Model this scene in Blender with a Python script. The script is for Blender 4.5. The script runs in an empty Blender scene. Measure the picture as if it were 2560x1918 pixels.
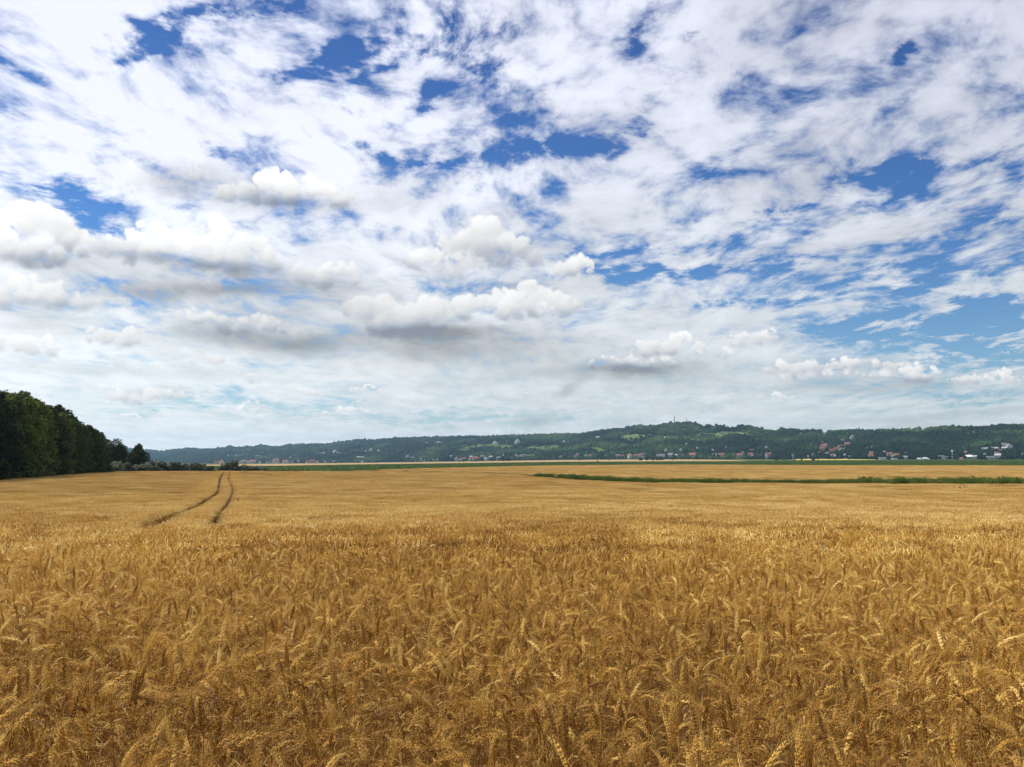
import bpy, bmesh, math, random
import numpy as np
from mathutils import Vector, Matrix, noise as mnoise

random.seed(7)
rng = np.random.default_rng(7)
scene = bpy.context.scene
col = scene.collection

# ------------------------------------------------------------------ camera
F_PX = 2213.0                       # focal length in photo pixels (2560 wide)
PITCH = math.atan(191.0 / F_PX)
EYE = 1.75                          # eye height above the soil at the camera
cam_data = bpy.data.cameras.new('camera')
cam_data.sensor_width = 36.0
cam_data.lens = 36.0 * F_PX / 2560.0
cam_data.clip_start = 0.05
cam_data.clip_end = 60000.0
cam = bpy.data.objects.new('camera', cam_data)
cam.location = (0, 0, EYE)
cam.rotation_euler = (math.pi / 2 + PITCH, 0, 0)
col.objects.link(cam)
scene.camera = cam


def ray(px, py):
    """direction through a pixel of the 2560 x 1918 photograph"""
    u = (px - 1280.0) / F_PX
    v = (959.0 - py) / F_PX
    return Vector((u, math.cos(PITCH) - v * math.sin(PITCH), math.sin(PITCH) + v * math.cos(PITCH)))


def azel(px, py):
    d = ray(px, py).normalized()
    return math.atan2(d.x, d.y), math.asin(d.z)


# ------------------------------------------------------------------ exposure, sun
scene.view_settings.view_transform = 'Standard'
scene.view_settings.look = 'None'
scene.view_settings.exposure = 0.0
scene.view_settings.gamma = 1.0
scene.view_settings.use_curve_mapping = False
scene.cycles.max_bounces = 8
scene.cycles.diffuse_bounces = 3
scene.cycles.glossy_bounces = 2
scene.cycles.transmission_bounces = 3
scene.cycles.volume_bounces = 0
scene.cycles.transparent_max_bounces = 8
scene.cycles.use_denoising = True
scene.cycles.denoiser = 'OPENIMAGEDENOISE'
scene.cycles.denoising_input_passes = 'RGB_ALBEDO_NORMAL'
scene.cycles.denoising_prefilter = 'ACCURATE'
scene.cycles.sample_clamp_indirect = 4.0

SUN_EL = math.radians(50)
SUN_AZ = math.radians(-62)          # from +Y, negative = towards the left
sun_dir = Vector((math.sin(SUN_AZ) * math.cos(SUN_EL), math.cos(SUN_AZ) * math.cos(SUN_EL), math.sin(SUN_EL)))
sun_data = bpy.data.lights.new('sun', 'SUN')
sun_data.energy = 5.0
sun_data.angle = math.radians(0.53)
sun_data.color = (1.0, 0.95, 0.87)
sun = bpy.data.objects.new('sun', sun_data)
sun.rotation_euler = sun_dir.to_track_quat('Z', 'Y').to_euler()
sun.location = (0, 0, 200)
col.objects.link(sun)
# ------------------------------------------------------------------ sky and clouds (world, node based)
class NT:
    """small helper for writing node maths"""
    def __init__(self, tree):
        self.t = tree

    def _set(self, sock, v):
        if hasattr(v, 'is_output'):
            self.t.links.new(v, sock)
        else:
            sock.default_value = v

    def m(self, op, a, b=0.0, c=0.0, clamp=False):
        n = self.t.nodes.new('ShaderNodeMath'); n.operation = op; n.use_clamp = clamp
        self._set(n.inputs[0], a); self._set(n.inputs[1], b); self._set(n.inputs[2], c)
        return n.outputs[0]

    def v(self, op, a, b=(0, 0, 0), c=(0, 0, 0)):
        n = self.t.nodes.new('ShaderNodeVectorMath'); n.operation = op
        self._set(n.inputs[0], a); self._set(n.inputs[1], b)
        if op == 'MULTIPLY_ADD':
            self._set(n.inputs[2], c)
        return n.outputs[0]

    def scale(self, a, s):
        n = self.t.nodes.new('ShaderNodeVectorMath'); n.operation = 'SCALE'
        self._set(n.inputs[0], a); self._set(n.inputs['Scale'], s)
        return n.outputs[0]

    def xyz(self, a):
        n = self.t.nodes.new('ShaderNodeSeparateXYZ'); self._set(n.inputs[0], a)
        return n.outputs[0], n.outputs[1], n.outputs[2]

    def comb(self, x, y, z=0.0):
        n = self.t.nodes.new('ShaderNodeCombineXYZ')
        self._set(n.inputs[0], x); self._set(n.inputs[1], y); self._set(n.inputs[2], z)
        return n.outputs[0]

    def noise(self, vec, scale, detail=4.0, rough=0.5, lac=2.0, dist=0.0, color=False, dim='3D', kind='FBM'):
        n = self.t.nodes.new('ShaderNodeTexNoise'); n.noise_dimensions = dim; n.noise_type = kind
        self._set(n.inputs['Vector'], vec)
        n.inputs['Scale'].default_value = scale; n.inputs['Detail'].default_value = detail
        n.inputs['Roughness'].default_value = rough; n.inputs['Lacunarity'].default_value = lac
        n.inputs['Distortion'].default_value = dist
        return n.outputs['Color'] if color else n.outputs[0]

    def voro(self, vec, scale, detail=2.0, rough=0.5, smooth=0.6, dim='3D'):
        n = self.t.nodes.new('ShaderNodeTexVoronoi'); n.feature = 'F1'; n.voronoi_dimensions = dim
        self._set(n.inputs['Vector'], vec)
        n.inputs['Scale'].default_value = scale
        n.inputs['Detail'].default_value = detail; n.inputs['Roughness'].default_value = rough
        return n.outputs['Distance']

    def ss(self, x, a, b, lo=0.0, hi=1.0):
        n = self.t.nodes.new('ShaderNodeMapRange'); n.interpolation_type = 'SMOOTHSTEP'
        self._set(n.inputs[0], x)
        for i, q in enumerate((a, b, lo, hi)):
            self._set(n.inputs[i + 1], q)
        return n.outputs[0]

    def lin(self, x, a, b, lo=0.0, hi=1.0):
        n = self.t.nodes.new('ShaderNodeMapRange'); n.interpolation_type = 'LINEAR'; n.clamp = True
        self._set(n.inputs[0], x)
        for i, q in enumerate((a, b, lo, hi)):
            self._set(n.inputs[i + 1], q)
        return n.outputs[0]

    def mix(self, f, a, b, mode='MIX'):
        n = self.t.nodes.new('ShaderNodeMix'); n.data_type = 'RGBA'; n.blend_type = mode
        n.clamp_factor = True
        self._set(n.inputs[0], f); self._set(n.inputs[6], a); self._set(n.inputs[7], b)
        return n.outputs[2]

    def ramp(self, f, stops):
        n = self.t.nodes.new('ShaderNodeValToRGB'); self._set(n.inputs[0], f)
        cr = n.color_ramp
        while len(cr.elements) < len(stops):
            cr.elements.new(0.5)
        for e, (p, c) in zip(cr.elements, stops):
            e.position = p; e.color = tuple(c) + (1.0,) if len(c) == 3 else c
        return n.outputs[0]


def srgb(r, g, b):
    f = lambda c: c / 12.92 if c <= 0.04045 else ((c + 0.055) / 1.055) ** 2.4
    return (f(r / 255.0), f(g / 255.0), f(b / 255.0), 1.0)


K = 2560.0 / 2212.0
# openings in the cloud deck: x, y, half width, half height, amount, tilt (degrees, + = rising to the right)
GAPS = [
    (330, 78, 120, 40, 1.15, 22), (520, 42, 60, 18, 0.8, 8), (60, 172, 90, 14, 0.7, -12), (270, 135, 70, 14, 0.45, 20),
    (610, 185, 90, 12, 0.5, 5), (800, 125, 140, 28, 1.15, 16), (690, 150, 70, 14, 0.6, 20), (880, 60, 60, 26, 0.5, -40),
    (1040, 50, 90, 70, 0.9, -60), (960, 110, 80, 26, 0.5, -30), (620, 20, 60, 22, 0.6, 10), (1130, 130, 60, 14, 0.4, 30), (1140, 40, 30, 60, 0.6, -50), (730, 232, 60, 10, 0.75, -5), (960, 195, 110, 14, 0.5, 20),
    (890, 215, 60, 18, 0.35, 30), (470, 300, 45, 22, 0.7, -50), (30, 255, 60, 14, 0.6, -30), (120, 395, 110, 24, 0.8, -12),
    (170, 440, 60, 34, 0.8, -45), (235, 460, 50, 18, 0.5, 10), (800, 315, 55, 14, 0.6, -25), (950, 345, 120, 14, 0.6, 2),
    (1230, 320, 110, 17, 1.0, 12), (1370, 275, 60, 22, 0.75, 40), (1340, 330, 60, 20, 0.45, 40), (1130, 395, 80, 14, 0.45, -8),
    (1490, 85, 40, 14, 0.85, -10), (1400, 80, 30, 30, 0.4, -50), (1950, 115, 35, 13, 0.8, 20), (1790, 100, 45, 34, 0.35, -60),
    (1500, 145, 90, 14, 0.3, -12), (1440, 190, 40, 40, 0.3, -60), (1900, 378, 110, 15, 1.0, 4), (2100, 352, 130, 9, 0.45, 8),
    (1700, 370, 200, 12, 0.3, -4), (1700, 460, 90, 14, 0.75, 18), (1900, 440, 130, 10, 0.45, 16), (1770, 515, 60, 11, 0.75, 2),
    (1560, 470, 60, 10, 0.4, 10), (2090, 500, 90, 16, 0.7, 18), (2150, 570, 90, 20, 0.5, 20), (1560, 330, 70, 20, 0.35, 20),
    (1300, 415, 130, 14, 0.35, 3), (1330, 545, 180, 13, 0.75, 2), (1400, 585, 170, 17, 0.9, 0), (1180, 510, 90, 12, 0.3, 0),
    (1700, 570, 160, 12, 0.4, -4), (1960, 575, 120, 12, 0.45, -3), (1800, 630, 260, 16, 0.65, 2), (1560, 650, 180, 12, 0.35, 0),
    (2080, 655, 190, 44, 1.15, 4), (2080, 710, 240, 50, 1.6, 0), (1850, 715, 130, 20, 0.6, 0), (2140, 770, 160, 30, 0.8, 0),
    (2120, 855, 150, 20, 0.6, 0), (250, 635, 60, 14, 0.6, -12), (185, 610, 50, 14, 0.35, 10), (290, 665, 120, 12, 0.45, 8),
    (850, 90, 420, 80, 0.22, 10), (1230, 330, 330, 90, 0.34, 6), (1900, 430, 420, 120, 0.26, 8), (1500, 570, 420, 60, 0.30, 0), (420, 60, 200, 60, 0.25, 15), (1500, 120, 260, 90, 0.18, -30),
    (800, 310, 260, 60, 0.22, -20), (2000, 860, 320, 60, 0.45, 0), (150, 420, 160, 60, 0.25, -20), (2080, 560, 260, 60, 0.25, 10), (560, 900, 500, 26, 0.25, 0), (1000, 60, 160, 60, 0.3, -50), (480, 290, 160, 50, 0.25, -40),
    (1050, 625, 110, 18, 0.4, 6), (870, 575, 50, 14, 0.3, -20), (1740, 790, 130, 20, 0.35, 0), (1000, 905, 330, 11, 0.8, -2),
    (560, 870, 330, 13, 0.55, 0), (370, 890, 160, 12, 0.4, 0), (1350, 860, 260, 8, 0.3, 2), (250, 700, 50, 8, 0.3, 0),
]
# soft grey bases inside the deck
GREYS = [
    (560, 640, 330, 60, 0.35, 2), (130, 600, 160, 60, 0.3, 0), (950, 740, 200, 30, 0.5, 0), (1060, 545, 120, 30, 0.45, 0), (1430, 800, 130, 22, 0.45, 0), (1860, 835, 200, 16, 0.4, -2), (330, 590, 160, 20, 0.4, 0), (80, 665, 120, 20, 0.4, 0),
    (400, 385, 90, 30, 0.75, 3), (640, 440, 170, 20, 0.75, 2), (560, 425, 90, 16, 0.35, -20), (90, 560, 130, 22, 0.6, 4), (420, 570, 170, 18, 0.85, -4), (470, 625, 190, 17, 1.0, 2),
    (330, 640, 90, 14, 0.5, 0), (500, 725, 140, 22, 0.85, 0), (640, 750, 80, 22, 0.7, 4), (940, 722, 105, 15, 1.15, 1),
    (900, 760, 260, 26, 0.45, 0), (1060, 480, 90, 40, 0.4, 30), (1090, 620, 110, 16, 0.5, 3), (1370, 795, 100, 14, 0.75, 0), (320, 850, 90, 14, 0.3, 0),
    (60, 700, 120, 18, 0.35, 0), (720, 660, 70, 20, 0.35, 0), (890, 580, 60, 12, 0.5, -25), (260, 800, 260, 12, 0.3, -2),
    (1800, 790, 150, 14, 0.35, 0), (1180, 805, 180, 30, 0.3, 0), (1240, 845, 40, 9, 0.5, 30), (1150, 912, 40, 8, 0.6, 5), (640, 700, 300, 70, 0.3, 0),
    (2000, 830, 60, 14, 0.35, 0), (1160, 720, 90, 30, 0.3, 0), (1900, 260, 300, 90, 0.25, 8), (2130, 470, 160, 80, 0.35, 0), (1990, 905, 220, 12, 0.25, 4), (110, 470, 60, 26, 0.3, -20),
]
# heaped clouds with crisp sunlit tops: x, y (middle of the base part), half width, half height, strength
HEAPS = [
    (620, 405, 130, 42, 1.0), (340, 370, 120, 46, 0.5), (90, 480, 95, 52, 1.0), (30, 520, 90, 50, 0.9), (1040, 520, 105, 55, 0.9), (960, 560, 80, 40, 0.7),
    (1240, 570, 38, 25, 1.0), (860, 665, 100, 58, 1.0), (1080, 655, 110, 34, 0.9), (1175, 640, 70, 38, 1.0), (330, 520, 140, 50, 0.8),
    (480, 520, 110, 60, 0.8), (100, 630, 110, 42, 0.8), (500, 690, 110, 32, 0.7), (700, 580, 70, 36, 0.7), (250, 715, 60, 26, 0.9), (60, 735, 80, 30, 0.8),
    (1440, 740, 70, 30, 1.05), (1340, 780, 62, 26, 0.8), (1380, 785, 80, 20, 0.7), (1620, 725, 52, 26, 0.7), (1560, 765, 70, 22, 0.5),
    (1750, 790, 90, 26, 0.95), (1860, 788, 90, 24, 0.9), (1960, 805, 70, 20, 0.8), (2120, 816, 72, 15, 1.0), (2165, 803, 22, 12, 0.9), (1800, 812, 130, 12, 0.6),
    (1672, 852, 34, 11, 0.8), (290, 848, 55, 22, 1.0), (370, 850, 55, 14, 0.9), (270, 899, 34, 11, 0.9), (355, 893, 18, 7, 0.7),
    (510, 884, 62, 12, 0.75), (545, 872, 26, 13, 0.6), (740, 888, 68, 12, 0.85), (775, 872, 20, 12, 0.6), (667, 845, 24, 10, 0.8), (790, 838, 30, 13, 0.75),
    (475, 772, 28, 12, 0.75), (540, 812, 40, 16, 0.6), (1090, 935, 60, 9, 0.7), (2180, 760, 22, 7, 0.5), (800, 930, 600, 5, 0.3),
]



AZ0, AZ1, EL0, EL1 = -1.10, 1.10, -0.06, 0.80      # window of the cloud chart (radians)
CW, CH = 2200, 860


def cloud_chart():
    """where the clouds of this day stand, as a chart over azimuth and elevation:
    openings of the deck, grey bases, thickness and relief of the heaped clouds"""
    r = np.random.default_rng(21)
    a = np.linspace(AZ0, AZ1, CW, dtype=np.float32)
    e = np.linspace(EL0, EL1, CH, dtype=np.float32)
    sx = (CW - 1) / (AZ1 - AZ0); sy = (CH - 1) / (EL1 - EL0)

    def blobs(lst):
        acc = np.zeros((CH, CW), np.float32)
        for (bx, by, rx, ry, amt, tilt) in lst:
            a0, e0 = azel(bx * K, by * K)
            ra = azel((bx + rx) * K, by * K)[0] - a0
            re = azel(bx * K, (by - ry) * K)[1] - e0
            c, s = math.cos(math.radians(tilt)), math.sin(math.radians(tilt))
            R = 3.2 * max(ra, re)
            i0, i1 = max(0, int((a0 - R - AZ0) * sx)), min(CW, int((a0 + R - AZ0) * sx) + 1)
            j0, j1 = max(0, int((e0 - R - EL0) * sy)), min(CH, int((e0 + R - EL0) * sy) + 1)
            A, E = np.meshgrid(a[i0:i1] - a0, e[j0:j1] - e0)
            u = (A * c + E * s) / ra; v = (-A * s + E * c) / re
            acc[j0:j1, i0:i1] += amt * np.exp(-0.87 * (u * u + v * v))
        return acc
    gap = blobs(GAPS); grey = blobs(GREYS)
    thick = np.zeros((CH, CW), np.float32)
    lum = np.full((CH, CW), 0.85, np.float32)
    L = np.array([-0.50, 0.74, 0.45]); L /= np.linalg.norm(L)
    for (bx, by, rx, ry, amt) in sorted(HEAPS, key=lambda h: h[1]):
        rx, ry, by = rx * 1.12, ry * 1.25, by + ry * 0.10
        a0, e0 = azel(bx * K, by * K)
        ra = azel((bx + rx) * K, by * K)[0] - a0
        re = azel(bx * K, (by - ry) * K)[1] - e0
        i0, i1 = max(0, int((a0 - 1.5 * ra - AZ0) * sx)), min(CW, int((a0 + 1.5 * ra - AZ0) * sx) + 1)
        j0, j1 = max(0, int((e0 - 1.8 * re - EL0) * sy)), min(CH, int((e0 + 1.8 * re - EL0) * sy) + 1)
        if i1 - i0 < 2 or j1 - j0 < 2:
            continue
        A, E = np.meshgrid(a[i0:i1] - a0, e[j0:j1] - e0)
        n = int(18 + 40 * min(1.0, ra * 8))
        ph = r.uniform(0, 6.28, 4)
        hz = np.full(A.shape, -1.0, np.float32); nx = np.zeros_like(hz); ny = np.zeros_like(hz)
        soft = np.zeros_like(hz)
        for k in range(n):
            q = r.uniform(-1, 1); q = math.copysign(abs(q) ** 1.1, q)
            env = (1 - q * q) ** 0.55 * (0.72 + 0.28 * math.sin(3.1 * q + ph[0]) + 0.14 * math.sin(7.3 * q + ph[1]))
            rr = re * r.uniform(0.34, 0.78) * (0.5 + 0.5 * (1 - q * q))
            top = re * max(0.12, env)
            cy = r.uniform(-0.6 * re, max(-0.5 * re, top - rr))
            if k % 2:
                cy = max(-0.4 * re, top - rr * r.uniform(0.8, 1.2)); rr *= 0.72
            cx = q * ra
            dx = (A - cx) / rr; dy = (E - cy) / rr
            dy = np.where(dy < 0, dy * 1.35, dy)
            d2 = dx * dx + dy * dy
            z = np.where(d2 < 1, np.sqrt(np.maximum(0, 1 - d2)) * rr / re, -1)
            up = z > hz
            hz = np.where(up, z, hz); nx = np.where(up, dx, nx); ny = np.where(up, dy, ny)
            soft = np.maximum(soft, np.exp(-1.1 * d2))
        nz = np.sqrt(np.maximum(0, 1 - np.minimum(1, nx * nx + ny * ny)))
        dot = nx * L[0] + ny * L[1] + nz * L[2]
        vert = np.clip((E / re + 0.75) / 1.5, 0, 1)
        l_ = 0.50 + 0.46 * vert ** 0.8 + 0.14 * np.clip(dot, -0.6, 1)
        th = np.clip(soft, 0, 1) * amt
        m = np.clip((soft - 0.25) / 0.35, 0, 1); m = m * m * (3 - 2 * m)
        T_ = thick[j0:j1, i0:i1]; L_ = lum[j0:j1, i0:i1]
        lum[j0:j1, i0:i1] = L_ * (1 - m) + l_ * m
        thick[j0:j1, i0:i1] = np.maximum(T_ * (1 - 0.3 * m), th)
    # soften the relief a little
    for _ in range(5):
        for ax in (0, 1):
            lum = 0.5 * lum + 0.25 * (np.roll(lum, 1, ax) + np.roll(lum, -1, ax))

    def image(name, r_, g_, b_):
        im = bpy.data.images.new(name, CW, CH, alpha=True, float_buffer=True)
        im.colorspace_settings.name = 'Non-Color'
        buf = np.ones((CH, CW, 4), np.float32)
        buf[..., 0] = r_; buf[..., 1] = g_; buf[..., 2] = b_
        im.pixels.foreach_set(buf.ravel()); im.update(); im.pack()
        return im
    return image('deck_chart', gap * 0.5, grey * 0.5, gap * 0), image('heap_chart', thick, lum, gap * 0)


def build_world():
    w = bpy.data.worlds.new('World'); scene.world = w; w.use_nodes = True
    t = w.node_tree; t.nodes.clear(); g = NT(t)
    out = t.nodes.new('ShaderNodeOutputWorld'); bg = t.nodes.new('ShaderNodeBackground')
    t.links.new(bg.outputs[0], out.inputs[0])
    tc = t.nodes.new('ShaderNodeTexCoord')
    D = tc.outputs['Generated']
    x, y, z = g.xyz(D)
    sky = t.nodes.new('ShaderNodeTexSky'); sky.sky_type = 'NISHITA'; sky.sun_disc = False
    sky.sun_elevation = SUN_EL; sky.sun_rotation = SUN_AZ
    sky.altitude = 100; sky.air_density = 1.0; sky.dust_density = 0.35; sky.ozone_density = 2.4
    STR = 0.1
    bg.inputs['Strength'].default_value = STR
    deck_im, heap_im = cloud_chart()

    zc = g.m('MAXIMUM', z, 0.0)
    az = g.m('ARCTAN2', x, y); el = g.m('ARCSINE', z)
    P = g.comb(az, el)

    def chart(im, P_):
        n = t.nodes.new('ShaderNodeTexImage'); n.image = im; n.extension = 'CLIP'; n.interpolation = 'Linear'
        su, sv = 1 / (AZ1 - AZ0), 1 / (EL1 - EL0)
        t.links.new(g.v('MULTIPLY_ADD', P_, (su, sv, 0), (-AZ0 * su, -EL0 * sv, 0)), n.inputs[0])
        s = t.nodes.new('ShaderNodeSeparateColor'); t.links.new(n.outputs[0], s.inputs[0])
        return s.outputs[0], s.outputs[1]

    # cloud deck, projected on a level plane high above
    inv = g.m('DIVIDE', 1.0, g.m('ADD', zc, 0.10))
    Q = g.comb(g.m('MULTIPLY', x, inv), g.m('MULTIPLY', g.m('MULTIPLY', y, inv), 0.62), 0.0)
    warp = g.noise(g.v('MULTIPLY', D, (1, 1, 1.9)), 9.0, 6.0, 0.62, color=True)
    PW = g.v('MULTIPLY_ADD', warp, (0.11, 0.07, 0.0), g.v('ADD', P, (-0.055, -0.035, 0.0)))
    gap, _g = chart(deck_im, PW)
    gap = g.m('MINIMUM', g.m('MULTIPLY', gap, 2.0), g.ss(z, 0.20, 0.30, 1.6, 1.0))
    _g, grey = chart(deck_im, g.v('MULTIPLY_ADD', warp, (0.05, 0.026, 0.0), g.v('ADD', P, (-0.025, -0.013, 0.0))))
    grey = g.m('MULTIPLY', grey, 2.0)

    # fine structure of the deck
    swirl = g.noise(Q, 1.1, 3.0, 0.5, color=True)
    QW = g.v('MULTIPLY_ADD', swirl, (0.5, 0.5, 0.0), Q)
    nA = g.noise(QW, 2.4, 9.0, 0.60, 2.1)
    nB = g.noise(QW, 13.0, 5.0, 0.58, 2.2)
    thick = g.m('MULTIPLY_ADD', g.m('SUBTRACT', nA, 0.5), DECK['a'], DECK['base'])
    thick = g.m('MULTIPLY_ADD', g.m('SUBTRACT', nB, 0.5), DECK['b'], thick)
    nM = g.noise(g.v('ADD', QW, (7.0, 3.0, 2.0)), 5.2, 4.0, 0.55)
    thick = g.m('MULTIPLY_ADD', g.m('SUBTRACT', nM, 0.5), DECK['m'], thick)
    lowf = g.ss(z, 0.02, 0.30)
    thick = g.m('MULTIPLY', thick, g.m('MULTIPLY_ADD', lowf, 0.55, 0.45))
    cov = g.m('MULTIPLY_ADD', g.m('SUBTRACT', 1.0, lowf), 0.22, 0.0)
    cov = g.m('SUBTRACT', cov, g.m('MULTIPLY', g.ss(az, -0.05, 0.75), g.ss(z, 0.05, 0.25, 0.0, 0.10)))
    T = g.m('ADD', thick, cov)
    rag = g.noise(g.v('MULTIPLY', QW, (1.0, 1.0, 1.0)), 5.5, 8.0, 0.66, 2.1)
    gapn = g.m('MULTIPLY', gap, g.m('MULTIPLY_ADD', g.ss(rag, 0.38, 0.62), 1.05, 0.28))
    T = g.m('MULTIPLY_ADD', gapn, -DECK['gap'], T)
    dens = g.ss(T, DECK['t0'], DECK['t1'])
    dens = g.m('MULTIPLY', g.m('POWER', dens, 0.8), g.m('MULTIPLY_ADD', g.ss(az, -0.1, 0.6), -0.07, 1.0))

    # brightness of the deck
    sd = t.nodes.new('ShaderNodeVectorMath'); sd.operation = 'DOT_PRODUCT'
    t.links.new(D, sd.inputs[0]); sd.inputs[1].default_value = tuple(sun_dir)
    toward = g.ss(sd.outputs['Value'], 0.30, 0.86)
    nC = g.noise(QW, 3.2, 6.0, 0.58)
    lum = g.m('MULTIPLY_ADD', g.ss(nC, 0.30, 0.70), g.m('MULTIPLY_ADD', lowf, 0.13, 0.09), g.m('MULTIPLY_ADD', lowf, -0.04, 0.75))
    lum = g.m('MULTIPLY_ADD', g.ss(T, 0.1, 0.75), 0.10, lum)
    lum = g.m('MULTIPLY_ADD', toward, 0.34, lum)
    lum = g.m('MULTIPLY_ADD', grey, -0.41, lum)
    lum = g.m('SUBTRACT', lum, g.m('MULTIPLY', g.ss(z, 0.16, 0.03), g.ss(az, -0.7, 0.2, -0.03, 0.05)))
    lum = g.m('MAXIMUM', lum, 0.34)
    lum = g.m('MINIMUM', lum, 1.1)
    tint = g.mix(g.ss(z, 0.03, 0.42), srgb(247, 253, 255), srgb(236, 240, 255))
    deckc = g.scale(tint, lum)

    # blue of the open sky, Nishita, a little deeper high up
    blue = g.scale(sky.outputs[0], STR)
    blue = g.mix(1.0, blue, g.ramp(g.m('MULTIPLY', zc, 1.6), [(0.0, (0.86, 0.96, 1.02)), (0.18, (0.60, 0.84, 1.04)), (0.38, (0.36, 0.64, 1.0)), (1.0, (0.22, 0.37, 0.72))]), 'MULTIPLY')
    c1 = g.mix(dens, blue, deckc)

    # heaped clouds
    fuzz = g.noise(g.v('MULTIPLY', P, (1.0, 1.25, 1.0)), 60.0, 6.0, 0.55)
    fw = g.noise(P, 38.0, 5.0, 0.6, color=True)
    PC = g.v('MULTIPLY_ADD', fw, (0.020, 0.016, 0.0), g.v('ADD', P, (-0.010, -0.008, 0.0)))
    th, hl = chart(heap_im, PC)
    fz = g.m('SUBTRACT', fuzz, 0.5)
    Db = g.m('MULTIPLY_ADD', fz, 0.8, th)
    upper = g.ss(hl, 0.6, 0.9)
    mB = g.ss(Db, g.m('MULTIPLY_ADD', upper, 0.14, 0.18), g.m('MULTIPLY_ADD', upper, -0.26, 0.92))
    mB = g.m('MULTIPLY', mB, g.ss(th, 0.02, 0.15))
    lb = g.m('MULTIPLY_ADD', fz, 0.16, hl)
    lb = g.m('MULTIPLY_ADD', toward, 0.20, g.m('ADD', lb, 0.04))
    lb = g.m('MULTIPLY_ADD', grey, -0.36, lb)
    lb = g.m('MAXIMUM', lb, 0.36)
    tb = g.mix(g.ss(lb, 0.45, 0.85), srgb(222, 232, 250), srgb(254, 254, 253))
    cB = g.scale(tb, lb)
    c2 = g.mix(g.m('MULTIPLY', mB, 0.94), c1, cB)
    c3 = g.mix(g.ss(z, -0.06, -0.005), (0.30, 0.31, 0.26, 1), c2)
    t.links.new(g.scale(c3, 1.0 / STR), bg.inputs[0])
    w.cycles.sampling_method = 'MANUAL'
    w.cycles.sample_map_resolution = 512


DECK = dict(a=1.4, b=1.5, m=2.3, base=0.205, gap=0.68, t0=-0.42, t1=0.32)
build_world()
# ------------------------------------------------------------------ helpers for objects
def tag(o, label=None, cat=None, group=None, kind=None):
    if label: o['label'] = label
    if cat: o['category'] = cat
    if group: o['group'] = group
    if kind: o['kind'] = kind
    return o


def empty(name, loc, rz=0.0):
    o = bpy.data.objects.new(name, None); o.location = loc; o.rotation_euler = (0, 0, rz)
    o.empty_display_size = 0.1
    col.objects.link(o); return o


def mesh_obj(name, me, parent=None, loc=None):
    o = bpy.data.objects.new(name, me); col.objects.link(o)
    if parent is not None: o.parent = parent
    if loc is not None: o.location = loc
    return o


def mk_mesh(name, verts, faces, mats=(), fmat=None, smooth=False):
    me = bpy.data.meshes.new(name)
    me.from_pydata([tuple(v) for v in verts], [], [tuple(f) for f in faces])
    for m in mats: me.materials.append(m)
    if fmat is not None: me.polygons.foreach_set('material_index', list(fmat))
    if smooth: me.polygons.foreach_set('use_smooth', [True] * len(me.polygons))
    me.update(); return me


def copy_tree(o, parent=None):
    c = o.copy(); col.objects.link(c); c.parent = parent
    for ch in [q for q in o.children]:
        copy_tree(ch, c)
    return c


def fbm2(x, y, seed=0, octaves=4, lac=2.0, gain=0.5):
    """smooth value noise, roughly -1..1, vectorised"""
    x = np.asarray(x, float); y = np.asarray(y, float)
    tot = np.zeros(np.broadcast(x, y).shape); amp = 1.0; norm = 0.0
    for o in range(octaves):
        xi = np.floor(x); yi = np.floor(y); fx = x - xi; fy = y - yi
        fx = fx * fx * (3 - 2 * fx); fy = fy * fy * (3 - 2 * fy)

        def h(a, b):
            n = np.sin(a * 127.1 + b * 311.7 + seed * 74.7 + o * 19.19) * 43758.5453
            return (n - np.floor(n)) * 2 - 1
        v = (h(xi, yi) * (1 - fx) + h(xi + 1, yi) * fx) * (1 - fy) + (h(xi, yi + 1) * (1 - fx) + h(xi + 1, yi + 1) * fx) * fy
        tot = tot + v * amp; norm += amp; amp *= gain; x = x * lac + 13.7; y = y * lac + 7.3
    return tot / norm


# ------------------------------------------------------------------ shape of the land
CROP = 0.70
H_D = [-6000, -20, 0, 8, 15, 25, 40, 60, 90, 133, 200, 300]
H_H = [1.05, 1.05, 1.05, 1.2, 1.45, 1.87, 2.4, 3.0, 3.5, 3.9, 3.95, 3.9]


def c2px(c): return 1280.0 + 2221.3 * c
def px2c(p): return (np.asarray(p, float) - 1280.0) / 2221.3
def row2e(r): return np.tan(np.arctan((959.0 - np.asarray(r, float)) / F_PX) + PITCH)


SKYLINE = [(-900, 1118), (-300, 1122), (100, 1118), (250, 1121), (320, 1123), (356, 1125), (381, 1128), (407, 1130), (434, 1126.5), (468, 1122.5), (499, 1124.5),
           (535, 1124), (578, 1118.5), (589, 1120), (607, 1118.5), (631, 1117.5), (656, 1114.5), (678, 1118), (700, 1117.5), (725, 1112.5),
           (811, 1111.5), (858, 1106), (902, 1100), (937, 1102), (985, 1097), (1080, 1094), (1159, 1092), (1206, 1093), (1270, 1089.5),
           (1333, 1088.5), (1400, 1087), (1449, 1086), (1494, 1079.5), (1539, 1073.5), (1562, 1072), (1598, 1064), (1622, 1067.5),
           (1655, 1062), (1682, 1057.5), (1733, 1057.5), (1765, 1063), (1807, 1065.5), (1861, 1065), (1897, 1071), (1956, 1073.5),
           (2009, 1078), (2037, 1077), (2088, 1079.5), (2129, 1077), (2208, 1076), (2271, 1075), (2366, 1069), (2461, 1069),
           (2509, 1063.5), (2560, 1064), (2750, 1072), (3000, 1066), (3600, 1080)]
_sk = np.array(SKYLINE)
FOOT_PX = [-900, 350, 700, 1100, 1400, 1700, 2000, 2300, 2560, 3600]
FOOT_Y = [5200, 4800, 3900, 3100, 2700, 2350, 2050, 1850, 1750, 1700]
FOOT_ROW = [1159, 1159.5, 1159, 1154, 1149.5, 1148, 1148.5, 1149, 1149, 1149]
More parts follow.
